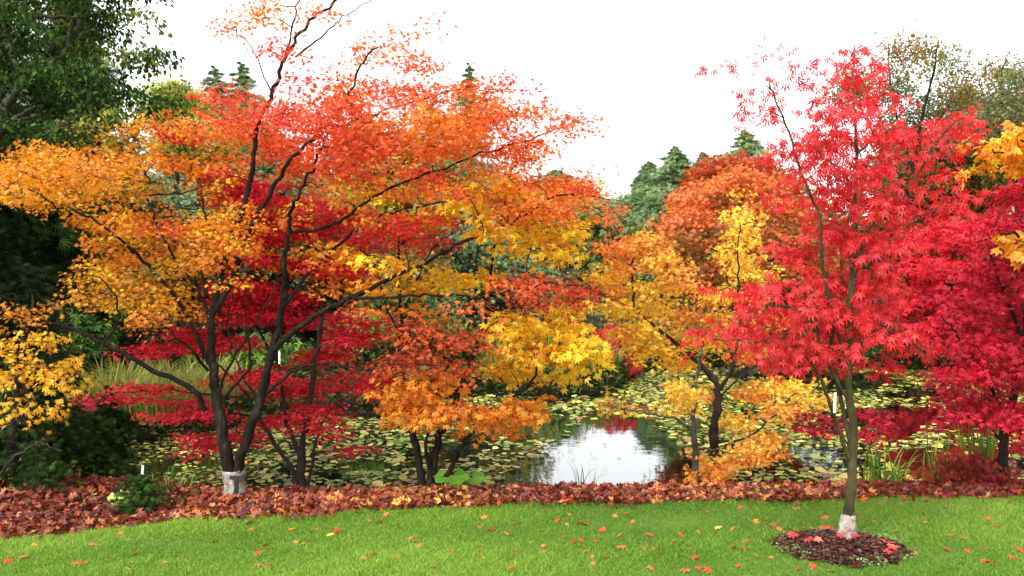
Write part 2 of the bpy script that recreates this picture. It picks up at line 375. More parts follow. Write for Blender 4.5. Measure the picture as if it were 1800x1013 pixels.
# individual bright leaves lying on the lawn
def one_leaf(colr, tm):
    tv, tf = LEAF[tm]; v = tv.copy(); v[:, 0] -= .3; v[:, 2] = v[:, 2] * 1.2 + .25 * v[:, 1] ** 2
    k = len(v); v = np.vstack([v * .045, np.array([(-.0135, -.0008, .001), (-.05, -.0008, .004), (-.05, .0008, .004), (-.0135, .0008, .001)])])
    return mesh_np('fallen_leaf', v, np.vstack([tf, [[k, k + 1, k + 2, k + 3]]]), M['litter'], None, np.tile(colr, (len(v), 1)))
LC = [('bright red', (.66, .05, .035)), ('orange', (.8, .24, .04)), ('dull crimson', (.38, .04, .035)), ('yellow', (.85, .55, .08)), ('salmon red', (.78, .16, .09))]
proto = {}
spots = [(730, 955, 0), (735, 965, 1), (790, 972, 0), (845, 970, 0), (955, 965, 1), (850, 985, 4), (1030, 925, 0), (1020, 915, 0), (1020, 925, 0), (1082, 912, 1), (1100, 907, 0),
         (1088, 945, 4), (1143, 945, 0), (1137, 955, 2), (1262, 932, 3), (1285, 935, 1), (1022, 955, 0), (1045, 956, 0), (1130, 968, 0), (1150, 970, 4), (1185, 956, 1), (1210, 970, 4),
         (1290, 968, 0), (1310, 970, 0), (1297, 1000, 0), (1355, 985, 4), (1400, 898, 4), (1300, 897, 0), (1318, 897, 0), (1228, 940, 4), (1220, 985, 0), (1780, 985, 0), (1790, 975, 0),
         (1370, 935, 4), (1380, 950, 0), (1330, 922, 1), (1360, 928, 2), (1400, 1005, 0), (1500, 1002, 0), (1430, 1002, 0), (1460, 1008, 4), (1625, 922, 1), (1582, 967, 1), (1728, 968, 2),
         (1740, 992, 0), (1685, 912, 2), (1587, 925, 2), (1695, 950, 4), (60, 965, 1), (170, 955, 1), (165, 962, 4), (235, 978, 0), (375, 955, 1), (380, 935, 1), (415, 925, 4), (520, 958, 1),
         (465, 962, 1), (440, 935, 1), (512, 935, 1), (555, 935, 4), (580, 945, 3), (490, 920, 3), (620, 905, 1), (650, 920, 4), (1145, 1005, 4), (1185, 1000, 0), (1205, 1008, 4), (1235, 1003, 1),
         (1040, 985, 4), (905, 925, 2), (760, 1000, 4), (640, 985, 1), (700, 930, 4), (850, 915, 1), (960, 905, 0), (1240, 905, 1), (1450, 915, 4), (1550, 895, 2)]
for _ in range(90): spots.append((R.uniform(-60, 1860), R.uniform(905, 1010), int(R.choice([0, 0, 0, 1, 2, 4]))))
for q, (x, y, ci) in enumerate(spots):
    Yd = EYE * FPX / (y - HOR); X = (x - 900) / FPX * Yd
    if Yd > edge_y(X) - .03: continue
    name, cc = LC[ci]; key = (ci, q % 2)
    if key not in proto: proto[key] = one_leaf(cc, 'palm7' if q % 2 else 'wide5'); o = proto[key]
    else: o = proto[key].copy(); COL.objects.link(o)
    o.location = (X, Yd, float(height(X, Yd)) + .022); o.rotation_euler = (R.normal() * .3, R.normal() * .3, R.uniform(0, 6.28)); s_ = R.uniform(.5, 1.05); o.scale = (s_, s_, s_)
    tag(o, f'{name} fallen maple leaf lying on the green lawn', 'fallen leaf', f'{name} leaves scattered on the lawn')

# mulch bed round the young maple
th = np.linspace(0, 2 * np.pi, 72, endpoint=False); rr = .38 * (1 + .09 * np.sin(3 * th) + .07 * np.sin(7 * th + 1) + .05 * R.normal(size=72))
V = []; rings = 14
for k in range(rings + 1):
    f = 1 - k / rings
    for t_, r_ in zip(th, rr):
        V.append((MULCH[0] + math.cos(t_) * r_ * f, MULCH[1] + math.sin(t_) * r_ * f * .8, .008 + .05 * (1 - f * f) + .008 * R.normal() * (f < .95)))
V = np.array(V); i = np.arange(rings)[:, None] * 72 + np.arange(72)[None]; j = np.arange(rings)[:, None] * 72 + (np.arange(72)[None] + 1) % 72
F = np.stack([i, j, j + 72, i + 72], -1).reshape(-1, 4)
mu = empty('mulch_bed', (MULCH[0], MULCH[1], 0), 'round dark brown mulch bed in the lawn under the young red maple', 'mulch bed')
mesh_np('soil_mound', V, F, M['mulch'], mu, smooth=False)
n = 2600; a = R.uniform(0, 6.28, n); r_ = .40 * np.sqrt(R.random(n)); cx = MULCH[0] + np.cos(a) * r_; cy = MULCH[1] + np.sin(a) * r_ * .8
cz = .014 + .05 * (1 - (r_ / .42) ** 2) + .012 * R.random(n)
col = np.array([(.05, .02, .014), (.10, .04, .025), (.02, .01, .008), (.16, .07, .05), (.28, .03, .025)])[R.choice(5, n, p=[.34, .25, .23, .08, .1])]
V, F, C = flat_leaves(cx, cy, cz, R.uniform(.012, .032, n), col, 'oval', .5); ch = mesh_np('mulch_chips', V, F, M['litter'], mu, C); ch['kind'] = 'stuff'
for q in range(16):
    a = R.uniform(0, 6.28); r_ = .30 * math.sqrt(R.random()); ci = int(R.choice([0, 0, 2, 4])); o = proto[(ci, 0)].copy() if (ci, 0) in proto else proto[(0, 0)].copy(); COL.objects.link(o)
    o.location = (MULCH[0] + math.cos(a) * r_, MULCH[1] + math.sin(a) * r_, .05 + .05 * (1 - (r_ / .42) ** 2)); o.rotation_euler = (R.normal() * .3, R.normal() * .3, R.uniform(0, 6.28)); o.scale = (1, 1, 1)
    tag(o, f'{LC[ci][0]} fallen maple leaf lying on the dark mulch bed', 'fallen leaf', f'{LC[ci][0]} leaves on the mulch bed')

n = 900; a = R.uniform(0, 6.28, n); r_ = .30 + .12 * R.random(n) + .04 * R.normal(size=n); cx = MULCH[0] + np.cos(a) * r_; cy = MULCH[1] + np.sin(a) * r_ * .8
k = smooth_noise(cx, cy, 14, 44) > -.1; cx, cy = cx[k], cy[k]; n = len(cx)
V, F, C = flat_leaves(cx, cy, height(cx, cy) + .03 + .015 * R.random(n), R.uniform(.008, .017, n), np.array([(.22, .38, .10)]) * np.exp(R.normal(size=(n, 1)) * .3), 'tri', .4)
tag(mesh_np('clover', V, F, M['grass'], None, C), 'small pale green clover leaves creeping over the mulch bed rim', 'clover', kind='stuff')

# ------------------------------------------------------------------ lily pads
def pad_geo(n, x, y, z, r, col, tilt=.10, seg=11):
    a0 = R.uniform(0, 6.28, n)[:, None]; th = np.linspace(.12, 2 * np.pi - .12, seg)[None] + a0
    rad = r[:, None] * (1 + .06 * R.normal(size=(n, seg))); tx = R.normal(size=(n, 1)) * tilt; ty = R.normal(size=(n, 1)) * tilt
    px, py = np.cos(th) * rad, np.sin(th) * rad; up = .05 * r[:, None] * R.normal(size=(n, seg)) + (R.random((n, 1)) < .25) * np.maximum(0, np.cos(th - R.uniform(0, 6.28, (n, 1)))) ** 2 * r[:, None] * .35
    ring = np.stack([x[:, None] + px, y[:, None] + py, np.maximum(z[:, None] + px * tx + py * ty + up, WZ + .002)], -1)
    cen = np.stack([x, y, z + .002], -1)[:, None]
    V = np.concatenate([cen, ring], 1).reshape(-1, 3); k = (np.arange(n) * (seg + 1))[:, None]; s = np.arange(1, seg)[None]
    F = np.stack([np.broadcast_to(k, (n, seg - 1)), k + s, k + s + 1], -1).reshape(-1, 3)
    return V, F, np.repeat(col, seg + 1, 0)
PC = np.array([(.19, .24, .025), (.31, .31, .05), (.09, .14, .018), (.44, .40, .13), (.22, .14, .04), (.42, .34, .07), (.16, .22, .04), (.36, .12, .05)])
pw = [.25, .22, .14, .12, .07, .10, .07, .03]
n = 90000; x = R.uniform(-6.4, 11.8, n); y = R.uniform(7.1, 19.5, n); sd = pond_sd(x, y)
u_ = 900 + x / y * FPX; v_ = HOR + (EYE - WZ) / y * FPX
wv = v_ - 736 + 10 * smooth_noise(x, y, 4, 9)
openw = (wv > 0) & (u_ > 1036 - wv * 1.5 + 14 * smooth_noise(x, y, 5, 8)) & (u_ < 1135 + wv * 1.1 + 14 * smooth_noise(x, y, 5, 7))
open2 = (np.hypot((u_ - 1575) / 45, (v_ - 745) / 30) < 1) | (np.hypot((u_ - 640) / 90, (v_ - 722) / 14) < 1)
gap = smooth_noise(x, y, 1.6, 11) + .5 * smooth_noise(x, y, 6, 12) < np.where(u_ > 1250, -.02, -.3) + R.normal(size=n) * .25
ok = (sd < -.12) & ~openw & ~open2 & ~gap; x, y, u_, v_ = x[ok], y[ok], u_[ok], v_[ok]
cell = {}; keep = []
rad = .049 * R.uniform(.5, 1.35, len(x)) * np.where(u_ < 450, .55, 1.0)
for i in range(len(x)):
    cx_, cy_ = int(x[i] / .25), int(y[i] / .25); good = True
    for dx in (-1, 0, 1):
        for dy in (-1, 0, 1):
            for j in cell.get((cx_ + dx, cy_ + dy), ()):
                if (x[i] - x[j]) ** 2 + (y[i] - y[j]) ** 2 < (.86 * (rad[i] + rad[j])) ** 2: good = False; break
            if not good: break
        if not good: break
    if good: cell.setdefault((cx_, cy_), []).append(i); keep.append(i)
keep = np.array(keep); x, y, rad, u_, v_ = x[keep], y[keep], rad[keep], u_[keep], v_[keep]
inview = (u_ > 430) & (u_ < 1750) & (v_ < 850)
score = np.where(inview, rad / y, 0); order = np.argsort(-score); near, rest = order[:300], order[300:]
k = R.choice(8, len(rest), p=pw); col = PC[k] * np.exp(R.normal(size=(len(rest), 1)) * .3)
V, F, C = pad_geo(len(rest), x[rest], y[rest], WZ + .006 + .012 * R.random(len(rest)), rad[rest], col, .16)
tag(mesh_np('lily_pads', V, F, M['pad'], None, C), 'mat of yellow green water lily pads covering the farther pond water', 'lily pads', kind='stuff')
pn = ['yellow green', 'pale yellow', 'mid green', 'cream coloured', 'brown', 'straw yellow', 'dark green', 'reddish brown']
pp = {}
for q in near:
    ci = int(R.choice(8, p=pw)); vr = int(R.integers(0, 2))
    if (ci, vr) not in pp:
        V, F, C = pad_geo(1, np.zeros(1), np.zeros(1), np.array([WZ + .014]), np.array([.1]), PC[ci][None], .07, 17); V[:, 2] -= WZ
        o = mesh_np('lily_pad', V, F, M['pad'], None, C); pp[(ci, vr)] = o
    else: o = pp[(ci, vr)].copy(); COL.objects.link(o)
    o.location = (x[q], y[q], WZ + .008 * R.random()); s_ = rad[q] / .1; o.scale = (s_, s_, 1); o.rotation_euler = (0, 0, R.uniform(0, 6.28))
    tag(o, f'{pn[ci]} water lily pad floating on the dark pond', 'lily pad', f'{pn[ci]} lily pads on the near pond')

# ------------------------------------------------------------------ B: big orange maple
T = Tree('orange_maple', 'wide spreading orange maple with forked dark trunk and white wrapped base on the bank', 'maple tree', (410, 866, 6.5), None, None, 'bark_dark', 'palm5', .029,
         spray=.17, per=50, flat=.42, droop=.4, depth=1.5, tilt=.5)
L = T.limb
L([(408, 892), (405, 840), (390, 753), (381, 702), (374, 652), (371, 600), (374, 540)], .060, .028, 0, 0, 12, .008)
L([(414, 892), (416, 835), (440, 753), (458, 702), (471, 642), (486, 591), (498, 530), (500, 500)], .048, .025, 0, -.1, 12, .008)
L([(376, 540), (388, 480), (412, 410), (432, 350), (442, 310), (452, 230), (478, 165), (500, 110), (525, 62), (552, 34), (605, -12), (640, -60)], .030, .009, 0, .4, 8)
L([(380, 548), (412, 480), (442, 400), (470, 352), (505, 290), (540, 250), (600, 190), (640, 110), (665, 78)], .028, .006, 0, -.4, 8)
L([(500, 505), (500, 460), (506, 415), (512, 370), (532, 325), (560, 270), (575, 230)], .024, .007, -.1, -.5, 8)
L([(484, 612), (520, 580), (565, 550), (620, 522), (682, 492), (742, 465), (800, 432), (862, 404), (905, 388), (980, 345), (1060, 350)], .026, .005, -.1, -.5, 8)
L([(620, 524), (690, 522), (748, 518), (850, 520), (960, 500), (1040, 505)], .014, .004, -.3, -.5, 6)
L([(496, 540), (545, 478), (600, 428), (642, 393), (700, 370), (780, 352), (850, 330)], .018, .006, -.1, .3, 8)
L([(508, 408), (560, 402), (602, 386), (650, 350), (712, 322), (770, 300), (862, 266), (950, 240), (1030, 208)], .016, .005, -.1, .1, 8)
L([(575, 230), (660, 200), (740, 175), (820, 155), (905, 160)], .010, .004, -.4, .3, 6)
L([(500, 110), (512, 60), (522, 0), (528, -40)], .012, .006, .3, .3, 6)
L([(520, 100), (570, 60), (610, 25), (660, -5)], .010, .004, .3, .6, 6)
L([(478, 165), (440, 80), (405, 50)], .008, .004, .3, .5, 6)
L([(360, 722), (338, 684), (250, 642), (182, 602), (120, 576), (52, 558), (-20, 552), (-120, 540)], .024, .010, 0, -.4, 8)
L([(366, 652), (332, 612), (282, 582), (228, 590)], .014, .005, 0, -.3, 6)
L([(368, 640), (322, 542), (272, 480), (232, 440), (180, 396), (120, 365), (40, 330)], .018, .006, 0, -.6, 8)
L([(373, 565), (342, 502), (312, 462), (280, 402), (262, 352), (255, 300), (200, 240)], .016, .005, 0, .4, 8)
L([(362, 520), (352, 440), (362, 380), (340, 300), (300, 220)], .014, .005, 0, .8, 6)
L([(255, 345), (320, 340), (370, 325)], .008, .003, .2, .4, 6)
L([(470, 690), (520, 650), (570, 640), (650, 650), (760, 640)], .016, .005, -.1, -.5, 6)
L([(180, 605), (210, 560), (190, 500), (120, 470)], .010, .004, -.3, -.5, 6)
for a in [(405, 48, 28, 10, 'ORG', 'ORR'), (440, 28, 40, 12, 'ORG'), (480, 10, 30, 12, 'ORG'), (560, 22, 45, 20, 'COR', 'ORG', .35), (520, 90, 45, 20, 'COR', None, .4), (470, 95, 25, 10, 'COR', None, .5),
          (560, 135, 50, 18, 'COR', None, .7), (630, 85, 42, 20, 'ORG', 'ORR', .8), (690, 62, 38, 13, 'ORR', 'ORG', .8), (762, 45, 26, 9, 'ORR', None, .7), (728, 105, 36, 24, 'ORR', None, .9),
          (600, 178, 80, 22, 'ORR', 'COR'), (410, 165, 50, 16, 'COR'), (480, 200, 90, 22, 'COR'), (560, 222, 110, 26, 'COR'), (680, 160, 80, 26, 'ORR', 'COR'), (780, 160, 60, 22, 'ORR'),
          (862, 150, 42, 15, 'COR', 'ORR', .7), (920, 152, 26, 8, 'COR', None, .4), (760, 215, 110, 26, 'ORR', 'ORG'), (870, 210, 70, 22, 'ORR', 'COR'), (985, 212, 60, 13, 'COR', 'ORR', .9), (925, 248, 50, 22, 'ORR'),
          (640, 255, 120, 26, 'COR', 'ORR'), (500, 255, 120, 26, 'COR', 'ORR'), (820, 268, 120, 22, 'ORR', 'ORG'), (700, 300, 110, 22, 'ORR', 'COR', .8), (560, 300, 100, 22, 'ORR', 'ORG', .7),
          (905, 296, 60, 20, 'ORG', 'ORR', .8), (760, 335, 90, 14, 'ORR', None, .5), (400, 230, 80, 22, 'COR', 'ORG'),
          (300, 218, 80, 16, 'ORG', 'AMB', .8), (200, 238, 55, 16, 'AMB', 'OLI', .8), (255, 265, 110, 22, 'ORG', 'AMB', .9), (90, 280, 95, 20, 'ORG', 'AMB'), (35, 318, 60, 28, 'AMB', 'ORG'), (150, 300, 100, 24, 'AMB', 'ORG'),
          (330, 285, 95, 24, 'ORG', 'AMB', .8), (240, 330, 95, 22, 'AMB', 'OLI', .8), (380, 340, 60, 20, 'ORG', 'AMB', .7), (100, 345, 80, 14, 'AMB', 'ORG', .8), (330, 400, 95, 14, 'ORG', None, .8),
          (280, 440, 75, 14, 'AMB', 'ORG', .7), (230, 480, 85, 14, 'AMB', 'OLI', .8), (215, 462, 50, 12, 'AMB', None, .6), (180, 522, 95, 16, 'AMB', 'BRO', .8), (55, 548, 60, 10, 'ORG', 'AMB', .7), (290, 520, 60, 14, 'AMB', None, .7), (270, 560, 50, 10, 'ORG', None, .7), (400, 432, 70, 12, 'ORG', 'AMB', .7), (565, 460, 80, 13, 'ORG', 'ORR', .6), (600, 505, 75, 14, 'ORR', 'ORG', .7),
          (470, 395, 60, 12, 'ORG', None, .6), (590, 360, 60, 12, 'ORG', 'AMB', .6),
          (720, 395, 90, 22, 'COR', 'RED'), (755, 425, 55, 16, 'COR', 'RED'), (660, 410, 50, 16, 'COR'), (960, 330, 85, 20, 'ORR'), (1035, 335, 42, 18, 'ORR', 'COR'), (1072, 378, 28, 16, 'ORR', None, .8), (930, 368, 85, 18, 'ORR', 'ORG', .8),
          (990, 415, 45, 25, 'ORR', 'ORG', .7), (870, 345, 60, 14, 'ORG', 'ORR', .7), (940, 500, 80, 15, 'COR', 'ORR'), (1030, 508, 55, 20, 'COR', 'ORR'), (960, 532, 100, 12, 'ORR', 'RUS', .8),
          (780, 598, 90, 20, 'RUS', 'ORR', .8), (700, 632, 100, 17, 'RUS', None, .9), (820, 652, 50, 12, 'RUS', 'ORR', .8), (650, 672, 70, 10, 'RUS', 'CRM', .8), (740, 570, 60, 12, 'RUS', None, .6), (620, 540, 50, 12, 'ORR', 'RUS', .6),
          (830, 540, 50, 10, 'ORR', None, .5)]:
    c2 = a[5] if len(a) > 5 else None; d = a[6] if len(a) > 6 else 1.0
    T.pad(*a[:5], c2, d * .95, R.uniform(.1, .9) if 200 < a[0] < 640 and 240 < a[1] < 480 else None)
tx_ = [0, 100, 200, 300, 380, 480, 600, 700, 760, 860, 950, 1060]; ty_ = [268, 252, 222, 205, 165, 150, 120, 110, 150, 145, 195, 330]; by_ = [350, 350, 540, 545, 470, 420, 400, 400, 390, 370, 420, 400]
for _ in range(150):
    x_ = R.uniform(10, 1055); y_ = R.uniform(np.interp(x_, tx_, ty_) + 8, np.interp(x_, tx_, by_))
    cc = ('AMB', 'ORG') if x_ < 330 - 60 * R.random() else (('COR', 'ORR') if R.random() < .6 else ('ORR', 'ORG'))
    if y_ > 300 and R.random() < .35: cc = ('AMB', 'YEL')
    T.pad(x_, y_, 52, 13, cc[0], cc[1], .42, R.uniform(.1, 1.0) if y_ > 230 else None)
for _ in range(34):
    x_ = R.uniform(150, 400); T.pad(x_, R.uniform(370, 550 if x_ < 340 else 470), 46, 12, 'AMB', 'ORG' if R.random() < .6 else 'YEL', .45, R.uniform(-.2, .8))
for _ in range(22): T.pad(R.uniform(400, 720), R.uniform(380, 520), 40, 10, 'ORG' if R.random() < .6 else 'ORR', 'AMB', .4, R.uniform(.1, .8))
L([(384, 690), (398, 655), (430, 600), (456, 556), (482, 508), (500, 440)], .014, .005, 0, -.4, 6)
L([(395, 700), (440, 640), (430, 560), (445, 480)], .012, .005, 0, -.3, 6)
L([(458, 702), (430, 670), (410, 620), (400, 560), (420, 470)], .012, .005, 0, .3, 6)
B = T.build(trad=.007)
# white wrap with grey bracket at its foot
def wrap(root, pts, Y, rad, name='trunk_wrap'):
    q = catmull([P(x, y, Y) for x, y in pts], 8); n = len(q); th = np.linspace(0, 2 * np.pi, 28, endpoint=False)
    rr = np.interp(np.linspace(0, 1, n), np.linspace(0, 1, len(rad)), rad)
    V = np.array([[(c[0] + math.cos(t) * r * (1 + .10 * math.sin(5 * t + i * .9) + .06 * R.normal()), c[1] + math.sin(t) * r * (1 + .08 * math.sin(4 * t + i)), c[2] + .004 * R.normal()) for t in th] for i, (c, r) in enumerate(zip(q, rr))])
    i = np.arange(n - 1)[:, None] * 28 + np.arange(28)[None]; j = np.arange(n - 1)[:, None] * 28 + (np.arange(28)[None] + 1) % 28
    o = mesh_np(name, V.reshape(-1, 3), np.stack([i, j, j + 28, i + 28], -1).reshape(-1, 4), M['wrap'], root, smooth=True)
    o['label'] = 'crumpled white protective wrap round the trunk base'; return o
wrap(B, [(413, 880), (412, 850), (410, 826)], 6.5, [.096, .080, .086])
def box(V0, V1):
    x0, y0, z0 = V0; x1, y1, z1 = V1
    return np.array([(x0, y0, z0), (x1, y0, z0), (x1, y1, z0), (x0, y1, z0), (x0, y0, z1), (x1, y0, z1), (x1, y1, z1), (x0, y1, z1)], float), np.array([(0, 3, 2, 1), (4, 5, 6, 7), (0, 1, 5, 4), (1, 2, 6, 5), (2, 3, 7, 6), (3, 0, 4, 7)])
a = P(404, 843, 6.38); b = P(428, 837, 6.38)
V1, F1 = box((a[0], 6.37, a[2]), (b[0], 6.39, b[2])); a = P(412, 880, 6.38); V2, F2 = box((a[0], 6.372, a[2]), (a[0] + .032, 6.388, V1[0][2] - .001))
tag(mesh_np('plant_tag', np.vstack([V1, V2]), np.vstack([F1, F2 + 8]), M['bracket']), 'small dark grey T shaped tag stake before the white wrapped trunk', 'plant tag')

# ------------------------------------------------------------------ A: young red maple on the lawn
T = Tree('red_maple', 'slender young red maple standing alone in a mulch ring on the lawn', 'maple tree', (1488, 962, 4.92), None, None, 'bark_olive', 'palm7', .049,
         spray=.155, per=22, flat=.45, droop=.75, depth=.9, tilt=.5, jit=.14, dm=1.7)
L = T.limb
L([(1484, 978), (1478, 978.5)], .02, .01, 0, -.10, 6, .002); L([(1488, 976), (1504, 981)], .02, .01, 0, -.08, 6, .002)
L([(1486, 972), (1490, 920), (1497, 840), (1500, 760), (1492, 690), (1493, 610), (1491, 550), (1500, 450), (1506, 350), (1505, 250), (1500, 170), (1502, 80)], .036, .004, 0, 0, 12, .005)
L([(1498, 790), (1482, 720), (1468, 650), (1462, 590), (1480, 520), (1478, 440), (1500, 360)], .017, .006, 0, .15, 8, .006)
L([(1490, 640), (1466, 560), (1446, 470), (1440, 385), (1408, 300), (1385, 230), (1358, 165), (1350, 135)], .015, .003, 0, -.25, 6, .006)
L([(1491, 560), (1512, 440), (1550, 370), (1610, 310), (1655, 240), (1690, 205)], .015, .004, 0, -.2, 6, .006)
L([(1494, 810), (1468, 740), (1440, 660), (1395, 610), (1320, 600), (1250, 595)], .014, .004, 0, -.35, 6, .006)
L([(1490, 700), (1450, 630), (1425, 560), (1360, 530), (1270, 505)], .013, .004, 0, -.1, 6)
L([(1500, 500), (1570, 420), (1640, 370), (1710, 345)], .010, .003, 0, .3, 6)
L([(1494, 620), (1550, 580), (1610, 610), (1640, 640)], .010, .003, 0, .2, 6)
L([(1500, 330), (1450, 260), (1430, 220)], .007, .003, 0, .3, 6)
L([(1503, 280), (1550, 210), (1575, 170)], .007, .003, 0, .2, 6)
for a in [(1502, 88, 26, 16, 1), (1500, 130, 44, 18, 1), (1440, 130, 22, 8, .6), (1340, 100, 40, 10, .45), (1262, 115, 6, 6, 1), (1320, 150, 30, 12, .6), (1345, 195, 50, 14, .8), (1385, 130, 14, 8, .6), (1430, 205, 45, 14, .8),
          (1505, 185, 62, 22, 1), (1570, 170, 34, 14, .7), (1470, 240, 90, 22, 1), (1560, 235, 60, 22, .9), (1640, 215, 50, 14, .8), (1700, 198, 32, 10, .8), (1675, 235, 55, 18, .9), (1375, 255, 45, 18, .8),
          (1435, 290, 90, 22, 1), (1540, 295, 70, 22, 1), (1640, 285, 40, 22, .7), (1450, 340, 105, 22, 1), (1560, 345, 70, 22, .9), (1630, 365, 70, 16, .8), (1700, 345, 36, 12, .8), (1480, 395, 105, 22, 1),
          (1410, 440, 55, 16, .9), (1540, 430, 75, 22, 1), (1455, 490, 95, 20, 1.1), (1330, 505, 60, 16, 1), (1270, 505, 28, 8, .9), (1545, 490, 65, 20, 1), (1405, 545, 105, 20, 1.1), (1300, 572, 75, 16, 1.1),
          (1350, 600, 90, 18, 1.1), (1480, 565, 85, 22, 1.1), (1575, 575, 50, 22, 1), (1610, 612, 45, 14, 1), (1440, 625, 65, 16, 1), (1550, 645, 45, 9, .9), (1390, 640, 40, 10, .8), (1500, 520, 90, 22, 1.1), (1240, 580, 26, 10, .8)]:
    T.pad(*a[:4], 'RED', 'PNK', a[4] * .82, R.uniform(-.25, .5))
A = T.build(trad=.006)
wrap(A, [(1485, 972), (1488, 945), (1492, 904)], 4.92, [.076, .058, .040])

# ------------------------------------------------------------------ C: crimson maple behind the orange one
T = Tree('crimson_maple', 'crimson maple with several thin dark stems behind the large orange maple', 'maple tree', (530, 856, 7.0), None, None, 'bark_black', 'palm5', .031,
         spray=.19, per=46, flat=.18, droop=.25, depth=1.0, tilt=.3, jit=.16)
L = T.limb
L([(532, 868), (530, 800), (545, 700), (560, 600), (570, 500), (590, 420)], .040, .010, 0, .2, 8)
L([(525, 868), (510, 820), (470, 760), (430, 690), (380, 640), (280, 600)], .026, .006, 0, .3, 7)
L([(520, 868), (525, 800), (500, 730), (490, 640), (470, 540), (440, 420), (430, 340)], .026, .006, 0, .6, 7)
L([(540, 868), (560, 760), (600, 700), (680, 670)], .018, .005, 0, .2, 6)
L([(490, 640), (400, 500), (300, 420), (200, 390)], .014, .004, .3, .8, 6)
L([(430, 700), (330, 690), (250, 685), (160, 700)], .012, .004, .1, .1, 6)
for a in [(225, 390, 70, 12), (260, 405, 40, 7), (450, 345, 80, 26), (400, 310, 60, 16), (320, 235, 50, 18), (560, 400, 90, 22), (460, 410, 60, 18), (620, 380, 40, 20), (430, 500, 60, 10), (470, 520, 90, 16), (430, 555, 80, 16), (560, 560, 90, 18), (610, 590, 70, 20),
          (330, 585, 60, 12), (300, 612, 95, 16), (400, 600, 80, 12), (580, 630, 60, 18), (520, 680, 90, 18), (640, 665, 60, 18), (660, 690, 35, 12), (440, 660, 90, 14), (270, 680, 60, 9), (200, 702, 75, 9), (330, 705, 50, 7), (290, 732, 50, 8), (360, 725, 50, 9),
          (400, 770, 85, 12), (340, 785, 40, 8), (480, 745, 70, 14), (560, 720, 60, 14), (610, 790, 40, 6), (600, 770, 30, 5), (540, 470, 60, 14), (470, 460, 60, 12), (640, 430, 40, 14), (550, 750, 50, 10)]:
    T.pad(*a, 'CRM', 'RED', 1.1, R.uniform(.1, .9))
for _ in range(26): T.pad(R.uniform(370, 640), R.uniform(330, 560), 55, 14, 'CRM', 'PNK', .7, R.uniform(.2, 1.0))
T.build(trad=.006)

# ------------------------------------------------------------------ D: golden maple
T = Tree('golden_maple', 'low multi-stemmed golden maple on the bank left of the bright water patch', 'maple tree', (752, 852, 6.75), None, None, 'bark_dark', 'palm5', .052,
         spray=.16, per=24, flat=.35, droop=.45, depth=.9, tilt=.5)
L = T.limb
L([(745, 862), (735, 805), (722, 745), (708, 650), (704, 560), (700, 450), (705, 380)], .040, .008, 0, .3, 8)
L([(755, 862), (766, 795), (782, 740), (806, 690), (842, 600), (858, 510), (872, 420), (890, 345)], .042, .008, 0, .2, 8)
L([(762, 862), (790, 830), (812, 780), (850, 745), (905, 700), (955, 640), (990, 600)], .026, .006, 0, -.2, 7)
L([(722, 745), (755, 680), (790, 640), (830, 560), (835, 480), (845, 400)], .018, .006, .1, .5, 6)
L([(706, 600), (680, 540), (665, 480), (640, 440)], .012, .005, .1, .3, 6)
L([(704, 560), (735, 490), (760, 440), (830, 380)], .010, .004, .2, .1, 6)
L([(845, 590), (900, 540), (930, 460), (940, 400)], .010, .004, .1, .3, 6)
L([(760, 850), (748, 780), (770, 720), (772, 680)], .022, .006, 0, -.2, 7)
for a in [(660, 330, 50, 14, 'YEL', 'ORG', .7), (760, 380, 50, 14, 'YEL', 'AMB', .7), (960, 350, 50, 14, 'YEL', None, .6), (1000, 400, 40, 16, 'YEL', None, .6), (900, 370, 60, 14, 'YEL', None, .8), (850, 400, 50, 14, 'YEL', 'AMB', .7), (980, 450, 40, 12, 'YEL', None, .6), (700, 505, 60, 10, 'YEL', 'ORG', .6), (590, 440, 40, 12, 'YEL', 'ORG', .7), (1010, 540, 40, 12, 'YEL', None, .6),
          (698, 690, 36, 26, 'ORG', 'AMB'), (720, 720, 40, 20, 'ORG'), (770, 680, 50, 24, 'ORG', 'AMB'), (745, 735, 50, 14, 'ORG', 'AMB'), (790, 720, 50, 16, 'ORG'), (860, 728, 40, 18, 'ORG'), (920, 718, 50, 22, 'ORG', 'AMB'), (900, 750, 30, 8, 'ORG'),
          (800, 765, 30, 6, 'ORG', None, .5), (900, 590, 45, 20, 'YEL'), (920, 562, 50, 10, 'YEL'), (985, 575, 50, 18, 'YEL'), (955, 620, 85, 18, 'YEL', 'AMB'), (880, 645, 45, 14, 'YEL', 'AMB'), (1015, 610, 45, 18, 'YEL'), (955, 655, 40, 12, 'YEL'), (1040, 640, 25, 10, 'YEL'),
          (830, 338, 50, 16, 'YEL', None, .7), (890, 322, 40, 10, 'YEL', None, .6), (800, 355, 30, 12, 'YEL', None, .6), (645, 458, 30, 10, 'YEL', None, .7), (700, 470, 50, 10, 'YEL', 'ORG', .7), (800, 485, 60, 14, 'YEL', None, .9), (860, 478, 40, 10, 'YEL', None, .7),
          (930, 410, 40, 20, 'YEL', None, .6), (880, 435, 40, 12, 'YEL', None, .5), (960, 440, 30, 12, 'YEL', None, .5), (770, 500, 40, 8, 'YEL', None, .7), (640, 500, 30, 8, 'YEL', 'ORG', .6), (750, 545, 40, 10, 'ORG', None, .4), (880, 560, 30, 8, 'YEL')]:
    c2 = a[5] if len(a) > 5 else None; d = a[6] if len(a) > 6 else 1.0
    T.pad(*a[:5], c2, d * 1.0)
T.build(trad=.007, subt=2)

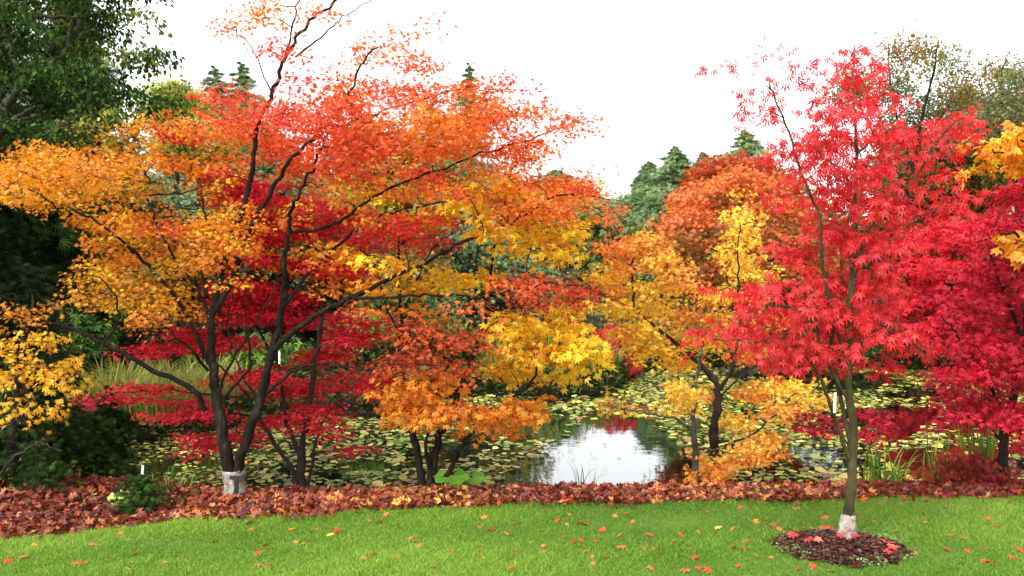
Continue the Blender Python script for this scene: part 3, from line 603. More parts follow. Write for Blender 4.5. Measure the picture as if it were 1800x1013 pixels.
# ------------------------------------------------------------------ F: two yellow-orange maples right of the white water
T = Tree('yellow_maple', 'yellow orange maple with dark forked trunk leaning left beyond the water edge', 'maple tree', (1258, 830, 7.3), None, 'yellow orange maples on the right bank', 'bark_black', 'palm5', .035,
         spray=.16, per=44, flat=.4, droop=.5, depth=1.0, tilt=.5)
L = T.limb
L([(1255, 850), (1256, 790), (1256, 740), (1266, 680)], .048, .036, 0, 0, 9)
L([(1266, 682), (1240, 650), (1215, 625), (1160, 580), (1120, 545), (1110, 480), (1120, 430)], .030, .006, 0, .1, 8)
L([(1266, 685), (1290, 640), (1300, 560), (1298, 470), (1300, 390)], .022, .004, 0, -.1, 8)
L([(1262, 700), (1320, 650), (1390, 640)], .012, .004, 0, -.2, 6)
L([(1256, 780), (1320, 765), (1370, 720), (1400, 690)], .014, .004, 0, -.2, 6)
for a in [(1300, 330, 12, 10, 'CRE', None, .8), (1300, 370, 24, 14, 'CRE'), (1298, 410, 38, 16, 'CRE', 'CRE'), (1290, 445, 45, 16, 'CRE'), (1310, 480, 55, 16, 'CRE', 'CRE'), (1290, 520, 60, 16, 'CRE', 'CRE'), (1090, 435, 46, 16, 'PIO', 'ORG'), (1075, 490, 34, 18, 'CRE', 'YEL'), (1080, 540, 30, 18, 'YEL', 'CRE'), (1120, 580, 40, 18, 'CRE', 'YEL'), (1150, 620, 40, 16, 'CRE', 'YEL'), (1130, 430, 44, 18, 'PIO', 'CRE'), (1150, 420, 40, 14, 'PIO', 'CRE'),
          (1100, 465, 50, 18, 'PIO', 'CRE'), (1160, 460, 55, 18, 'CRE', 'PIO'), (1110, 505, 50, 18, 'CRE', 'CRE'), (1190, 500, 50, 18, 'CRE', 'PIO'), (1150, 540, 70, 20, 'CRE', 'CRE'), (1230, 550, 60, 20, 'CRE', 'RUS'), (1170, 590, 60, 22, 'CRE', 'CRE'),
          (1240, 600, 70, 20, 'CRE', 'CRE'), (1310, 560, 60, 18, 'CRE', 'CRE'), (1330, 620, 50, 16, 'CRE', 'PIO'), (1200, 640, 50, 20, 'CRE', 'CRE'), (1320, 680, 55, 20, 'CRE', 'PIO'), (1390, 680, 50, 18, 'CRE', 'CRE'), (1370, 720, 50, 18, 'CRE', 'PIO'),
          (1300, 740, 40, 16, 'CRE'), (1340, 770, 40, 16, 'CRE', 'PIO'), (1230, 690, 40, 16, 'CRE', 'PIO'), (1430, 700, 30, 10, 'CRE', 'PIO')]:
    c2 = a[5] if len(a) > 5 else None; d = a[6] if len(a) > 6 else 1.0
    T.pad(*a[:5], c2, d * .85, R.uniform(.05, .8))
T.build(trad=.006, subt=2)
T = Tree('yellow_maple', 'smaller amber maple with straight grey trunk beside the bright water patch', 'maple tree', (1222, 832, 6.9), None, 'yellow orange maples on the right bank', 'bark_grey', 'palm5', .035,
         spray=.15, per=32, flat=.4, droop=.5, depth=.7, tilt=.5)
L = T.limb
L([(1222, 850), (1222, 800), (1220, 750), (1222, 700), (1228, 640), (1235, 600)], .036, .008, 0, 0, 9)
L([(1220, 760), (1190, 738), (1140, 728), (1090, 718), (1060, 710)], .014, .004, 0, -.2, 7)
L([(1222, 790), (1260, 790), (1310, 800)], .010, .004, 0, -.3, 6)
for a in [(1075, 712, 40, 10, 'CRE', 'PIO', .8), (1130, 715, 30, 8, 'CRE', 'RUS', .5), (1200, 680, 30, 18, 'CRE', 'CRE'), (1180, 700, 20, 14, 'CRE'), (1215, 720, 20, 14, 'CRE', 'CRE'), (1250, 810, 45, 16, 'CRE', 'PIO'), (1290, 800, 50, 16, 'CRE', 'PIO'),
          (1330, 785, 40, 14, 'CRE', 'PIO'), (1260, 832, 50, 10, 'ORG'), (1350, 800, 30, 10, 'ORG')]:
    c2 = a[5] if len(a) > 5 else None; d = a[6] if len(a) > 6 else 1.0
    T.pad(*a[:5], c2, d * .9)
T.build(trad=.006, subt=2)

# ------------------------------------------------------------------ H: crimson maples at right
T = Tree('crimson_maple', 'dense crimson maple overhanging the right bank at the photo edge', 'maple tree', (1765, 845, 6.5), None, None, 'bark_black', 'palm5', .038,
         spray=.17, per=40, flat=.35, droop=.45, depth=1.3, tilt=.45, jit=.16)
L = T.limb
L([(1770, 865), (1762, 800), (1775, 720), (1800, 600), (1810, 450), (1830, 320)], .05, .010, 0, 0, 9)
L([(1772, 740), (1730, 660), (1690, 600), (1660, 560)], .02, .005, 0, -.3, 7)
L([(1800, 600), (1760, 500), (1740, 420), (1770, 360)], .02, .005, 0, .2, 7)
L([(1765, 780), (1730, 740), (1690, 710)], .014, .004, 0, -.2, 6)
for a in [(1780, 345, 50, 18), (1830, 320, 60, 20), (1770, 385, 60, 20), (1860, 400, 60, 30), (1750, 430, 60, 20), (1800, 460, 70, 24), (1720, 480, 60, 20), (1690, 520, 60, 20), (1770, 520, 70, 24), (1720, 560, 70, 22), (1820, 560, 70, 26),
          (1690, 600, 50, 18), (1760, 610, 70, 24), (1710, 650, 60, 20), (1800, 660, 70, 26), (1670, 665, 30, 14), (1720, 700, 60, 20), (1780, 730, 60, 20), (1690, 735, 40, 12), (1850, 720, 60, 30), (1800, 780, 40, 14), (1680, 700, 34, 14), (1860, 500, 50, 40), (1900, 620, 60, 50)]:
    T.pad(*a, 'CRM' if R.random() < .5 else 'DCR', 'DCR', 1.0)
T.build(trad=.006, subt=2)
T = Tree('crimson_maple', 'dusky crimson maple on the far shore behind the young red maple', 'maple tree', (1660, 650, 18.5), None, None, 'bark_black', 'tri', .12,
         spray=.45, per=34, flat=.25, droop=.35, depth=2.5, tilt=.35, jit=.18)
L = T.limb
L([(1660, 665), (1655, 600), (1670, 500), (1680, 430)], .12, .03, 0, 0, 8)
L([(1658, 600), (1620, 540), (1590, 490)], .06, .02, 0, -.5, 6); L([(1660, 600), (1710, 540), (1740, 480)], .06, .02, 0, .5, 6)
for a in [(1680, 395, 60, 14), (1640, 425, 60, 16), (1720, 430, 60, 18), (1610, 460, 50, 18), (1680, 470, 80, 20), (1600, 505, 50, 18), (1650, 520, 70, 18), (1590, 545, 40, 16), (1620, 575, 50, 16), (1690, 560, 60, 18), (1740, 520, 60, 30), (1580, 420, 30, 14)]:
    T.pad(*a, 'CRM', 'PNK', .9)
T.build(trad=.02, subt=0)

# right edge: orange maple reaching in from outside
T = Tree('orange_maple', 'orange yellow maple boughs reaching in at the right edge above crimson foliage', 'maple tree', (2130, 900, 5.6), None, None, 'bark_dark', 'wide5', .055,
         spray=.15, per=18, flat=.35, droop=.45, depth=.6, tilt=.5)
L = T.limb
L([(2130, 925), (2120, 780), (2100, 600), (2080, 420), (2040, 300)], .07, .03, 0, 0, 9)
L([(2060, 360), (1960, 290), (1880, 265), (1800, 262), (1740, 272)], .03, .004, 0, -.4, 7)
L([(2100, 600), (1980, 480), (1880, 430), (1800, 415), (1760, 408)], .03, .004, 0, -.2, 7)
for a in [(1790, 232, 24, 14), (1770, 262, 50, 14), (1745, 288, 30, 9), (1800, 285, 40, 12), (1850, 250, 50, 30), (1785, 412, 30, 9), (1820, 430, 40, 20), (1900, 300, 60, 40), (1790, 432, 14, 8), (1950, 400, 80, 60), (2050, 300, 90, 60)]:
    T.pad(*a, 'ORG', 'YEL', .9)
T.build(trad=.006, subt=2)

# low crimson sapling in the shallows and burgundy laceleaf on the bank
T = Tree('crimson_sapling', 'low crimson maple sapling at the water edge behind the young red maple stem', 'maple sapling', (1520, 838, 7.0), None, None, 'bark_black', 'palm5', .04, spray=.14, per=24, flat=.25, droop=.3, depth=.5, tilt=.4)
T.limb([(1520, 850), (1505, 800), (1470, 760), (1420, 745)], .012, .004, 0, 0, 6); T.limb([(1518, 840), (1530, 780), (1545, 730)], .010, .004, 0, .1, 6)
for a in [(1420, 728, 26, 7), (1420, 750, 42, 10), (1470, 738, 30, 8), (1530, 728, 34, 9), (1525, 762, 28, 8), (1540, 740, 20, 8)]: T.pad(*a, 'CRM', 'MAR', .7)
T.build(trad=.005)
T = Tree('laceleaf_maple', 'dwarf burgundy laceleaf maple mounded on the litter bank at right', 'dwarf maple', (1700, 860, 6.55), None, None, 'bark_black', 'frond', .05, spray=.10, per=26, flat=.5, droop=.8, depth=.3, tilt=.5)
T.limb([(1700, 868), (1695, 830), (1680, 800)], .014, .006, 0, 0, 6); T.limb([(1700, 860), (1730, 825), (1760, 805)], .010, .004, 0, 0, 6)
for a in [(1690, 800, 60, 10), (1660, 822, 50, 14), (1720, 815, 60, 14), (1700, 838, 70, 12), (1770, 828, 40, 14), (1800, 850, 30, 10)]: T.pad(*a, 'MAR', 'RUS', .7)
T.build(trad=.004)

# ------------------------------------------------------------------ left edge: yellow tree, dark evergreens
T = Tree('yellow_maple', 'bright yellow maple hanging over the dark hemlock at the left edge', 'maple tree', (20, 850, 6.3), None, None, 'bark_dark', 'palm5', .038, spray=.16, per=26, flat=.4, droop=.6, depth=.9, tilt=.6)
T.limb([(20, 830), (30, 700), (40, 600), (60, 520)], .05, .01, 0, 0, 8); T.limb([(30, 700), (80, 660), (120, 640)], .02, .005, 0, 0, 6)
for a in [(40, 585, 40, 14), (85, 600, 34, 16), (110, 635, 28, 20), (50, 645, 50, 20), (100, 680, 30, 20), (30, 700, 34, 16), (95, 720, 24, 18), (98, 748, 16, 8), (10, 620, 34, 20), (122, 660, 16, 12), (10, 665, 34, 16)]: T.pad(*a, 'AMB', 'YEL', .6)
T.build(trad=.006, subt=2)

def conifer(name, label, base, h, r, cols, n=40, per=16, group=None, sz=.1, bare=.05, up=.2, droop=.25, cat='conifer', bark='bark_black', dens=1.0):
    """trunk with whorled limbs; each limb carries fronds along its length"""
    b = np.array(base, float); root = empty(name, b, label, cat, group)
    TV, TF, nv = [], [], 0
    V, F = tubes(np.array([[b + [0, 0, -.2], b + [.01 * h, 0, h * .5], b + [0, 0, h]]]), np.array([[h * .018, h * .011, .01]]), 8); TV.append(V); TF.append(F); nv += len(V)
    m = int(n * dens); f = bare + (1 - bare) * (np.arange(m) + R.random(m)) / m; a = np.arange(m) * 2.4 + R.normal(size=m) * .3
    ln = (r * (1 - f) ** .9 * R.uniform(.5, 1.25, m) + .02 * r); q0 = b + np.stack([np.zeros(m), np.zeros(m), f * h], 1)
    s = np.linspace(0, 1, 6)
    dirv = np.stack([np.cos(a), np.sin(a)], 1)
    C = np.zeros((m, 6, 3)); C[..., 0] = q0[:, :1] + dirv[:, :1] * ln[:, None] * s; C[..., 1] = q0[:, 1:2] + dirv[:, 1:2] * ln[:, None] * s
    C[..., 2] = q0[:, 2:] + ln[:, None] * (up * s - droop * s * s)
    V, F = tubes(C, np.maximum(.004, ln[:, None] * .018 * (1.1 - s)), 4); TV.append(V); TF.append(F + nv)
    mesh_np('trunk', np.vstack(TV), np.vstack(TF), M[bark], root, smooth=True)
    t = R.random((m, per)) ** .7; P_ = np.stack([np.array([np.interp(t[i], s, C[i, :, k]) for i in range(m)]) for k in range(3)], -1).reshape(-1, 3)
    lr = np.repeat(ln, per); P_ += R.normal(size=P_.shape) * np.array([.14, .14, .05]) * lr[:, None]
    d = np.repeat(np.column_stack([dirv, np.full(m, -.25)]), per, 0) + R.normal(size=P_.shape) * .5
    up_ = np.array([0, 0, 1.]) + R.normal(size=P_.shape) * .35
    col = np.array([PAL[c] for c in cols])[R.integers(0, len(cols), len(P_))] * np.exp(R.normal(size=(len(P_), 1)) * .25)
    V, F, Cc = leaves(P_, d, up_, sz * R.uniform(.6, 1.3, len(P_)) * np.clip(.5 + 1.2 * lr / r, .5, 1), 'frond', col)
    mesh_np('crown', V, F, M['needle'], root, Cc); return root
def gz(x, y): return float(height(x, y))
# dark hemlock low at left
b = P(60, 860, 6.6); conifer('hemlock_tree', 'dark drooping hemlock filling the lower left corner behind the litter', (b[0], b[1], gz(b[0], b[1])), 1.0, 1.0, ['DGR', 'DGR', 'DGR', 'GRN'], 60, 200, sz=.06, up=.2, droop=.5, cat='evergreen')
b = P(190, 850, 7.2); conifer('hemlock_tree', 'small dark hemlock standing right of the lower left evergreen', (b[0], b[1], gz(b[0], b[1])), 1.15, .55, ['DGR', 'DGR', 'DGR', 'GRN'], 60, 160, sz=.05, up=.2, droop=.5, cat='evergreen')
b = P(20, 700, 8.6); conifer('yew_tree', 'nearly black yew with hanging foliage at the left edge below the orange boughs', (b[0] - .3, b[1], 0), 3.0, 1.3, ['DGR'], 260, 110, sz=.09, up=.15, droop=.6, bare=.35, cat='evergreen')
b = P(250, 895, 5.75); conifer('yew_seedling', 'small dark green yew seedling growing through the red leaf litter', (b[0], b[1], gz(b[0], b[1])), .30, .30, ['GRN', 'DGR'], 30, 40, sz=.05, up=.5, droop=.1, cat='seedling')

# green broadleaf tree top left
T = Tree('green_tree', 'large dark green broadleaf tree with mossy limbs filling the upper left corner', 'broadleaf tree', (-180, 800, 8.2), None, None, 'bark_grey', 'oval', .055, lmat='needle', spray=.20, per=85, flat=.5, droop=.9, depth=1.8, tilt=.8, jit=.35, dm=2.1)
L = T.limb
L([(-180, 860), (-150, 600), (-80, 350), (-20, 230), (40, 150), (70, 105), (130, 60), (170, -20)], .09, .03, 0, 0, 10)
L([(-20, 240), (20, 170), (60, 120), (110, 95), (130, 40), (150, -30)], .03, .012, 0, -.3, 8)
L([(-80, 350), (0, 230), (60, 190), (140, 160), (200, 140)], .03, .010, 0, -.2, 8)
L([(-30, 130), (40, 60), (70, 30), (150, 30), (200, 10)], .03, .010, 0, -.4, 8)
L([(-60, 290), (40, 210), (130, 190), (230, 160), (300, 190)], .03, .006, 0, .2, 8)
L([(40, 150), (10, 60), (-5, -20)], .03, .012, 0, .3, 8)
for a in [(20, 20, 60, 26), (110, 20, 60, 24), (200, 15, 60, 18), (60, 70, 70, 30), (150, 70, 60, 24), (200, 55, 36, 14), (60, 130, 80, 26), (160, 120, 60, 24), (230, 90, 40, 12), (270, 100, 40, 12), (210, 160, 60, 20), (285, 160, 34, 14), (130, 180, 70, 24),
          (40, 200, 70, 26), (240, 195, 50, 14), (110, 225, 70, 16), (20, 245, 60, 20), (-60, 60, 60, 60), (-60, 180, 60, 60), (120, -50, 120, 50), (0, -60, 90, 50), (230, -40, 50, 30), (292, 100, 26, 8), (235, 28, 40, 10), (305, 178, 26, 8), (170, 215, 50, 14)]:
    T.pad(*a, 'GRN', 'OLI' if R.random() < .2 else 'DGR', .55)
T.build(trad=.010, subt=2)

# bare twiggy shrub at lower left
sh = Tree('bare_shrub', 'leafless grey twigged shrub in front of the hemlock at the left edge', 'shrub', (-20, 880, 6.0), None, None, 'bark_grey', 'oval', .02, spray=.10, per=1, flat=.6, depth=.3)
sh.limb([(-30, 890), (-10, 780), (30, 730), (60, 700), (90, 690)], .010, .003, 0, 0, 5); sh.limb([(-20, 860), (30, 800), (70, 780), (110, 790)], .008, .003, 0, 0, 5); sh.limb([(-30, 780), (0, 700), (30, 660), (60, 640), (120, 650)], .008, .002, 0, .1, 5)
for a in [(40, 700, 50, 30), (50, 780, 50, 30), (20, 740, 30, 30)]: sh.pad(*a, 'BRO', None, .5)
sh.build(trad=.003, subt=4)

# ------------------------------------------------------------------ background trees
def ball(name, label, px, py, Y, rpx, rpy, cols, n=160, per=22, lsize=.16, spray=.5, tmpl='tri', cat='tree', group=None, shell=.5, bark='bark_black', flat=.45, zd=None, tilt=.5, twig=False, droop=.4):
    c = P(px, py, Y); rx = rpx / FPX * Y; rz = rpy / FPX * Y; g0 = gz(c[0], c[1])
    T = Tree(name, label, cat, (px, HOR + (EYE - g0) / Y * FPX, Y), None, group, bark, tmpl, lsize, spray=spray, per=per, flat=flat, droop=droop, depth=1, tilt=tilt, jit=.2)
    top = c[2] + rz * .5
    T.limb([(c[0], c[1], g0 - .2), (c[0] + .1 * rx, c[1], (g0 + top) / 2), (c[0], c[1], top)], .03 * (top - g0) + .03, .02, world=True)
    for q in range(5):
        a = q * 1.3 + .4; z0 = g0 + (top - g0) * (.25 + .1 * q)
        T.limb([(c[0], c[1], z0), (c[0] + math.cos(a) * rx * .4, c[1] + math.sin(a) * rx * .4, z0 + rz * .2), (c[0] + math.cos(a) * rx * .8, c[1] + math.sin(a) * rx * .8, z0 + rz * .5)], .012 * (top - g0) + .01, .01, world=True, sides=5)
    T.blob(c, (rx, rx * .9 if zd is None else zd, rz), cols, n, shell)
    T.build(twigs=twig, trad=.012, subt=0); return T
ball('domed_maple', 'rounded orange brown maple dome on the slope behind the yellow maples', 1300, 440, 17.5, 145, 140, ['PIO', 'PIO', 'BRO', 'BOR', 'BRO'], 620, 36, .085, .36, 'palm5', 'maple tree', shell=.75, flat=.3)  # browns low in the crown put the dome's shadows into the leaf colour
ball('russet_maple', 'flat topped russet red maple behind the orange brown dome', 1300, 330, 26, 95, 55, ['RUS', 'BOR', 'RUS'], 260, 26, .15, .55, 'tri', 'maple tree', shell=.7, flat=.3)
ball('weeping_maple', 'maroon weeping laceleaf maple mound on the far shore left of the yellow maples', 1078, 612, 17, 34, 46, ['CRM', 'RUS', 'MAR'], 130, 30, .14, .26, 'frond', 'dwarf maple', shell=.7, droop=1.6)
b = P(-60, 700, 13); conifer('conifer_tree', 'huge dark conifer standing behind the upper left broadleaf tree', (b[0], b[1], gz(b[0], b[1])), 9.5, 2.6, ['DGR', 'GRN', 'DGR'], 260, 120, sz=.2, up=.25, droop=.4)
b = P(130, 700, 15); conifer('conifer_tree', 'second dark conifer behind the upper left broadleaf tree, nearer the yellow birch', (b[0], b[1], gz(b[0], b[1])), 7.5, 2.0, ['DGR', 'GRN'], 220, 110, sz=.2, up=.25, droop=.4)
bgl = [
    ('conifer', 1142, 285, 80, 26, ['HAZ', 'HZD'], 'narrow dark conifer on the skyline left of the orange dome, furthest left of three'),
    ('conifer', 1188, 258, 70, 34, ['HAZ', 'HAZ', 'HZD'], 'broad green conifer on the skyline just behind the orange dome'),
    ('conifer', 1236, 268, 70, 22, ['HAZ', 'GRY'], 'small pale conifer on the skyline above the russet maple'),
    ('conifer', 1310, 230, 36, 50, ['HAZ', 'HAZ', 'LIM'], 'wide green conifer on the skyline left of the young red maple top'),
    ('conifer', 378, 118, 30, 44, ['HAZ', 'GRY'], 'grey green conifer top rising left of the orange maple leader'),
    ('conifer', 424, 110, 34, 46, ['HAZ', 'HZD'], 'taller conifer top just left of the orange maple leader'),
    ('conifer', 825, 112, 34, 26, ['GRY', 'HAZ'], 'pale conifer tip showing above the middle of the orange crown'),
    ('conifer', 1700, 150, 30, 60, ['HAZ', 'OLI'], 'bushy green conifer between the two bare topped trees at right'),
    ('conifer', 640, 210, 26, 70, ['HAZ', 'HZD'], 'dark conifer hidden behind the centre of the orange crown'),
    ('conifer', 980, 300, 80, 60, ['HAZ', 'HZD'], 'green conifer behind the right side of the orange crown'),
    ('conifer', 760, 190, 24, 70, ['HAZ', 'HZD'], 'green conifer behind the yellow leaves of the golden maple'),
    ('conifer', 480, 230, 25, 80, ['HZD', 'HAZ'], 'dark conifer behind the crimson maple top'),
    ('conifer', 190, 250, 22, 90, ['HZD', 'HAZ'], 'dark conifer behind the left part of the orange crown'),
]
for (nm, px, py, Y, rpx, cs, lab) in bgl:
    x_ = (px - 900) / FPX * Y; top = EYE - (py - HOR) / FPX * Y; g0 = gz(x_, Y); r_ = rpx / FPX * Y * 4.5
    conifer('conifer_tree', lab, (x_, Y, g0), top - g0, r_, cs, 170, 170, 'conifers beyond the pond', .16 * Y / 28, .05, .35, .35)
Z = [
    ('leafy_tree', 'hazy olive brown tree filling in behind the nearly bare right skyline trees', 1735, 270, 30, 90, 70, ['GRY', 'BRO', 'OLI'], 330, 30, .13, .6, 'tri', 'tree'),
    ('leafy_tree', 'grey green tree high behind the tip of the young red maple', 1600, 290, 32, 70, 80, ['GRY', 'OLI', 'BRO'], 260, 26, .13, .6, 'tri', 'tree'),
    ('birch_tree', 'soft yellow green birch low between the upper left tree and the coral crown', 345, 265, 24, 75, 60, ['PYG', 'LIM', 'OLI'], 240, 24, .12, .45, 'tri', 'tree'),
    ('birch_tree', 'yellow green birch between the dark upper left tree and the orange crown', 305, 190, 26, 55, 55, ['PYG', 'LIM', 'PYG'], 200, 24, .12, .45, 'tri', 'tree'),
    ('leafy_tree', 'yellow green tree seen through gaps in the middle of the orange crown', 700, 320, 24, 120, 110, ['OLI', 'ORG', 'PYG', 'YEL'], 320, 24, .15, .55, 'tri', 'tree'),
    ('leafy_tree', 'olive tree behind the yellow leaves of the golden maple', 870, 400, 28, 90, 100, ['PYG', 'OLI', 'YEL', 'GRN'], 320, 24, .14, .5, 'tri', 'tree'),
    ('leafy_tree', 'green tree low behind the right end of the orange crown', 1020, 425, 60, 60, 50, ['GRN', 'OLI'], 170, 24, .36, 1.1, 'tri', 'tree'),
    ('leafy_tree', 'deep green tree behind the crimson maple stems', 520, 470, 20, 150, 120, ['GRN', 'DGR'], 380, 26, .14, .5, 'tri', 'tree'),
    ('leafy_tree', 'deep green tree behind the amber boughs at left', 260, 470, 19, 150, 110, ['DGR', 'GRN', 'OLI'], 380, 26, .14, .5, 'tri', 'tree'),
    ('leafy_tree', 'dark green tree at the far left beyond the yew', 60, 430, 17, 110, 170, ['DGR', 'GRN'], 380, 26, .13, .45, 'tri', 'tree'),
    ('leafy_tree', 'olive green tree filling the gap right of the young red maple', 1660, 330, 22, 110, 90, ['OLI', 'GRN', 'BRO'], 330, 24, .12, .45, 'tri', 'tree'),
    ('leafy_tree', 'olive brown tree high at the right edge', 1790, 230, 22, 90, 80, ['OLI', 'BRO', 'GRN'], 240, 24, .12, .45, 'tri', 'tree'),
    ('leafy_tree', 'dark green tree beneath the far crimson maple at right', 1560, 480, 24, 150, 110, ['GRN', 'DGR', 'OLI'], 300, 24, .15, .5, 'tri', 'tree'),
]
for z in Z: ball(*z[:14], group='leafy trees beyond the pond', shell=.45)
# sparse nearly bare trees upper right
for (lab, bx, Y, pts, pads) in [
    ('nearly bare grey green tree rising behind the young red maple top', 1590, 20,
     [[(1590, 640), (1600, 400), (1610, 260), (1640, 130), (1650, 70)], [(1605, 300), (1570, 180), (1560, 90)], [(1610, 260), (1680, 170), (1700, 110)], [(1600, 350), (1540, 240), (1500, 170)]],
     [(1600, 90, 50, 30), (1660, 110, 45, 30), (1560, 150, 60, 36), (1640, 180, 70, 36), (1690, 160, 36, 30), (1580, 230, 70, 36), (1650, 250, 60, 36), (1500, 150, 50, 40), (1600, 310, 70, 36)]),
    ('nearly bare olive tree at the right edge above the orange boughs', 1790, 19,
     [[(1790, 640), (1790, 400), (1775, 260), (1760, 150), (1770, 100)], [(1785, 300), (1740, 200), (1720, 140)], [(1780, 280), (1830, 180), (1850, 120)]],
     [(1750, 130, 36, 26), (1790, 130, 40, 26), (1760, 180, 60, 30), (1800, 220, 60, 36), (1730, 240, 50, 30), (1840, 160, 50, 50)])]:
    T = Tree('sparse_tree', lab, 'tree', (bx, 640, Y), None, 'nearly bare trees on the right skyline', 'bark_dark', 'oval', .09, spray=.30, per=40, flat=.9, droop=.4, depth=2.0, tilt=.9, jit=.25)
    for q, p in enumerate(pts): T.limb(p, .07 if q == 0 else .03, .012, 0, (q % 3 - 1) * .8, 7)
    for a in pads: T.pad(*a, 'GRY' if R.random() < .5 else 'BRO', 'OLI', 1.6)
    T.build(trad=.012, subt=3)
# shrubs along the far shore
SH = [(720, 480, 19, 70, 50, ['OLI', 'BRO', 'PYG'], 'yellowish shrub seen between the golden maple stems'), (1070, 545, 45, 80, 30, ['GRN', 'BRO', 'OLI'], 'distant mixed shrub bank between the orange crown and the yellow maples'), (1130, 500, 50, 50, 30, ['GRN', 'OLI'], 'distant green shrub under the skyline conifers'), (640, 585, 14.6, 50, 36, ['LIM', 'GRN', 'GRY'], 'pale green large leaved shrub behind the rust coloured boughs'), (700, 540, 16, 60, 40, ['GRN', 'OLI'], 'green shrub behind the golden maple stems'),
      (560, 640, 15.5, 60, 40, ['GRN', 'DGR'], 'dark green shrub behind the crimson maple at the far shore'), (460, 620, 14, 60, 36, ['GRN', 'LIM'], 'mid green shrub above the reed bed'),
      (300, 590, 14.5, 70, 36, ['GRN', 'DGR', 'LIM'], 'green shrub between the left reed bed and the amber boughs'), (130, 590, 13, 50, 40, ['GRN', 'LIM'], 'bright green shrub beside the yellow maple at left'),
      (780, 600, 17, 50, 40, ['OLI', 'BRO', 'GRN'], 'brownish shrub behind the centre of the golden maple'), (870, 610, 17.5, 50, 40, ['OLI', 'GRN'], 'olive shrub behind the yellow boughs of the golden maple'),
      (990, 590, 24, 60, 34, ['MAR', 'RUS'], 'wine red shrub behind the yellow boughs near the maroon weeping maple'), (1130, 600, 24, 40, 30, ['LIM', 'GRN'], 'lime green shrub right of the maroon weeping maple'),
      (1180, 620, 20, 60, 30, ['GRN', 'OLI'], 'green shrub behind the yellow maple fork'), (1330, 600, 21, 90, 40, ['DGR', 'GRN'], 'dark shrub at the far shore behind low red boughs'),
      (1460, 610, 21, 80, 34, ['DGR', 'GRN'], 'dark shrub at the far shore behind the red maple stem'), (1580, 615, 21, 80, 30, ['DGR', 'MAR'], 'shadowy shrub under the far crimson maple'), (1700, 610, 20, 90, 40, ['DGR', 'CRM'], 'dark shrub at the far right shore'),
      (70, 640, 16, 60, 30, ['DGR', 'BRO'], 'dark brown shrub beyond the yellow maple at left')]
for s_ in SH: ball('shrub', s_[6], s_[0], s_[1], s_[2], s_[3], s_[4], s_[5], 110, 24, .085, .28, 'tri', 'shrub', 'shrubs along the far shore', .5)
# low undergrowth round the pond margin
n = 60000; gx = R.uniform(-14, 16, n); gy = R.uniform(7.6, 26, n); sd_ = pond_sd(gx, gy); ok = (sd_ > .05) & (sd_ < 2.6) & ((gx < -4.8) | (gy > 9.5)); gx, gy, sd_ = gx[ok], gy[ok], sd_[ok]
hm = .12 + .22 * np.clip(smooth_noise(gx, gy, 1.3, 31) + .5, 0, 1.5)
pos = np.stack([gx, gy, height(gx, gy) + hm * R.random(len(gx))], 1)
k = R.choice(5, len(gx), p=[.4, .28, .12, .12, .08]); col = np.array([PAL[c] for c in ('GRN', 'DGR', 'LIM', 'BRO', 'OLI')])[k] * np.exp(R.normal(size=(len(gx), 1)) * .25)
d = R.normal(size=(len(gx), 3)); d[:, 2] = np.abs(d[:, 2]) * .6
n = 90000; ex = R.uniform(-8, 14, n); ey = R.uniform(8, 21, n); s2 = pond_sd(ex, ey); ok = (s2 > -.15) & (s2 < .55) & ((ex < -4.6) | (ey > 9.5)); ex, ey = ex[ok], ey[ok]
pos = np.vstack([pos, np.stack([ex, ey, WZ + .02 + (.45 + .2 * smooth_noise(ex, ey, 2, 33)) * R.random(len(ex)) ** 1.3], 1)]); gx = pos[:, 0]
k = R.choice(5, len(gx), p=[.4, .28, .12, .12, .08]); col = np.array([PAL[c] for c in ('GRN', 'DGR', 'LIM', 'BRO', 'OLI')])[k] * np.exp(R.normal(size=(len(gx), 1)) * .25)
d = R.normal(size=(len(gx), 3)); d[:, 2] = np.abs(d[:, 2]) * .6
V, F, C = leaves(pos, d, np.array([0, 0, 1.]) + R.normal(size=(len(gx), 3)) * .5, R.uniform(.05, .13, len(gx)), 'tri', col)
tag(mesh_np('undergrowth', V, F, M['leaf'], None, C), 'low leafy green undergrowth fringing the left and far shores of the pond', 'undergrowth', kind='stuff')
# distant wood as one mass behind everything
xs_ = R.uniform(-60, 60, 700); ys_ = R.uniform(40, 62, 700); hh = 5.5 + 2.5 * smooth_noise(xs_, ys_, .15, 21) + np.where(np.abs((900 + xs_ / ys_ * FPX) - 1080) < 130, -4.0, 0)
cen = np.stack([xs_, ys_, height(xs_, ys_) + R.random(700) * hh], 1); per = 60; c = np.repeat(cen, per, 0) + R.normal(size=(700 * per, 3)) * [1.6, 1.6, .9]
col = np.array([PAL[k] for k in ('GRN', 'DGR', 'OLI', 'BRO')])[np.repeat(R.choice(4, 700, p=[.4, .35, .2, .05]), per)] * np.exp(R.normal(size=(len(c), 1)) * .2)
V, F, C = leaves(c, unit(len(c)), np.array([0, 0, 1.]) + R.normal(size=(len(c), 3)) * .6, R.uniform(.3, .6, len(c)), 'tri', col)
tag(mesh_np('distant_wood', V, F, M['leaf'], None, C), 'far off green woodland on the rising ground behind all the garden trees', 'woodland', kind='stuff')

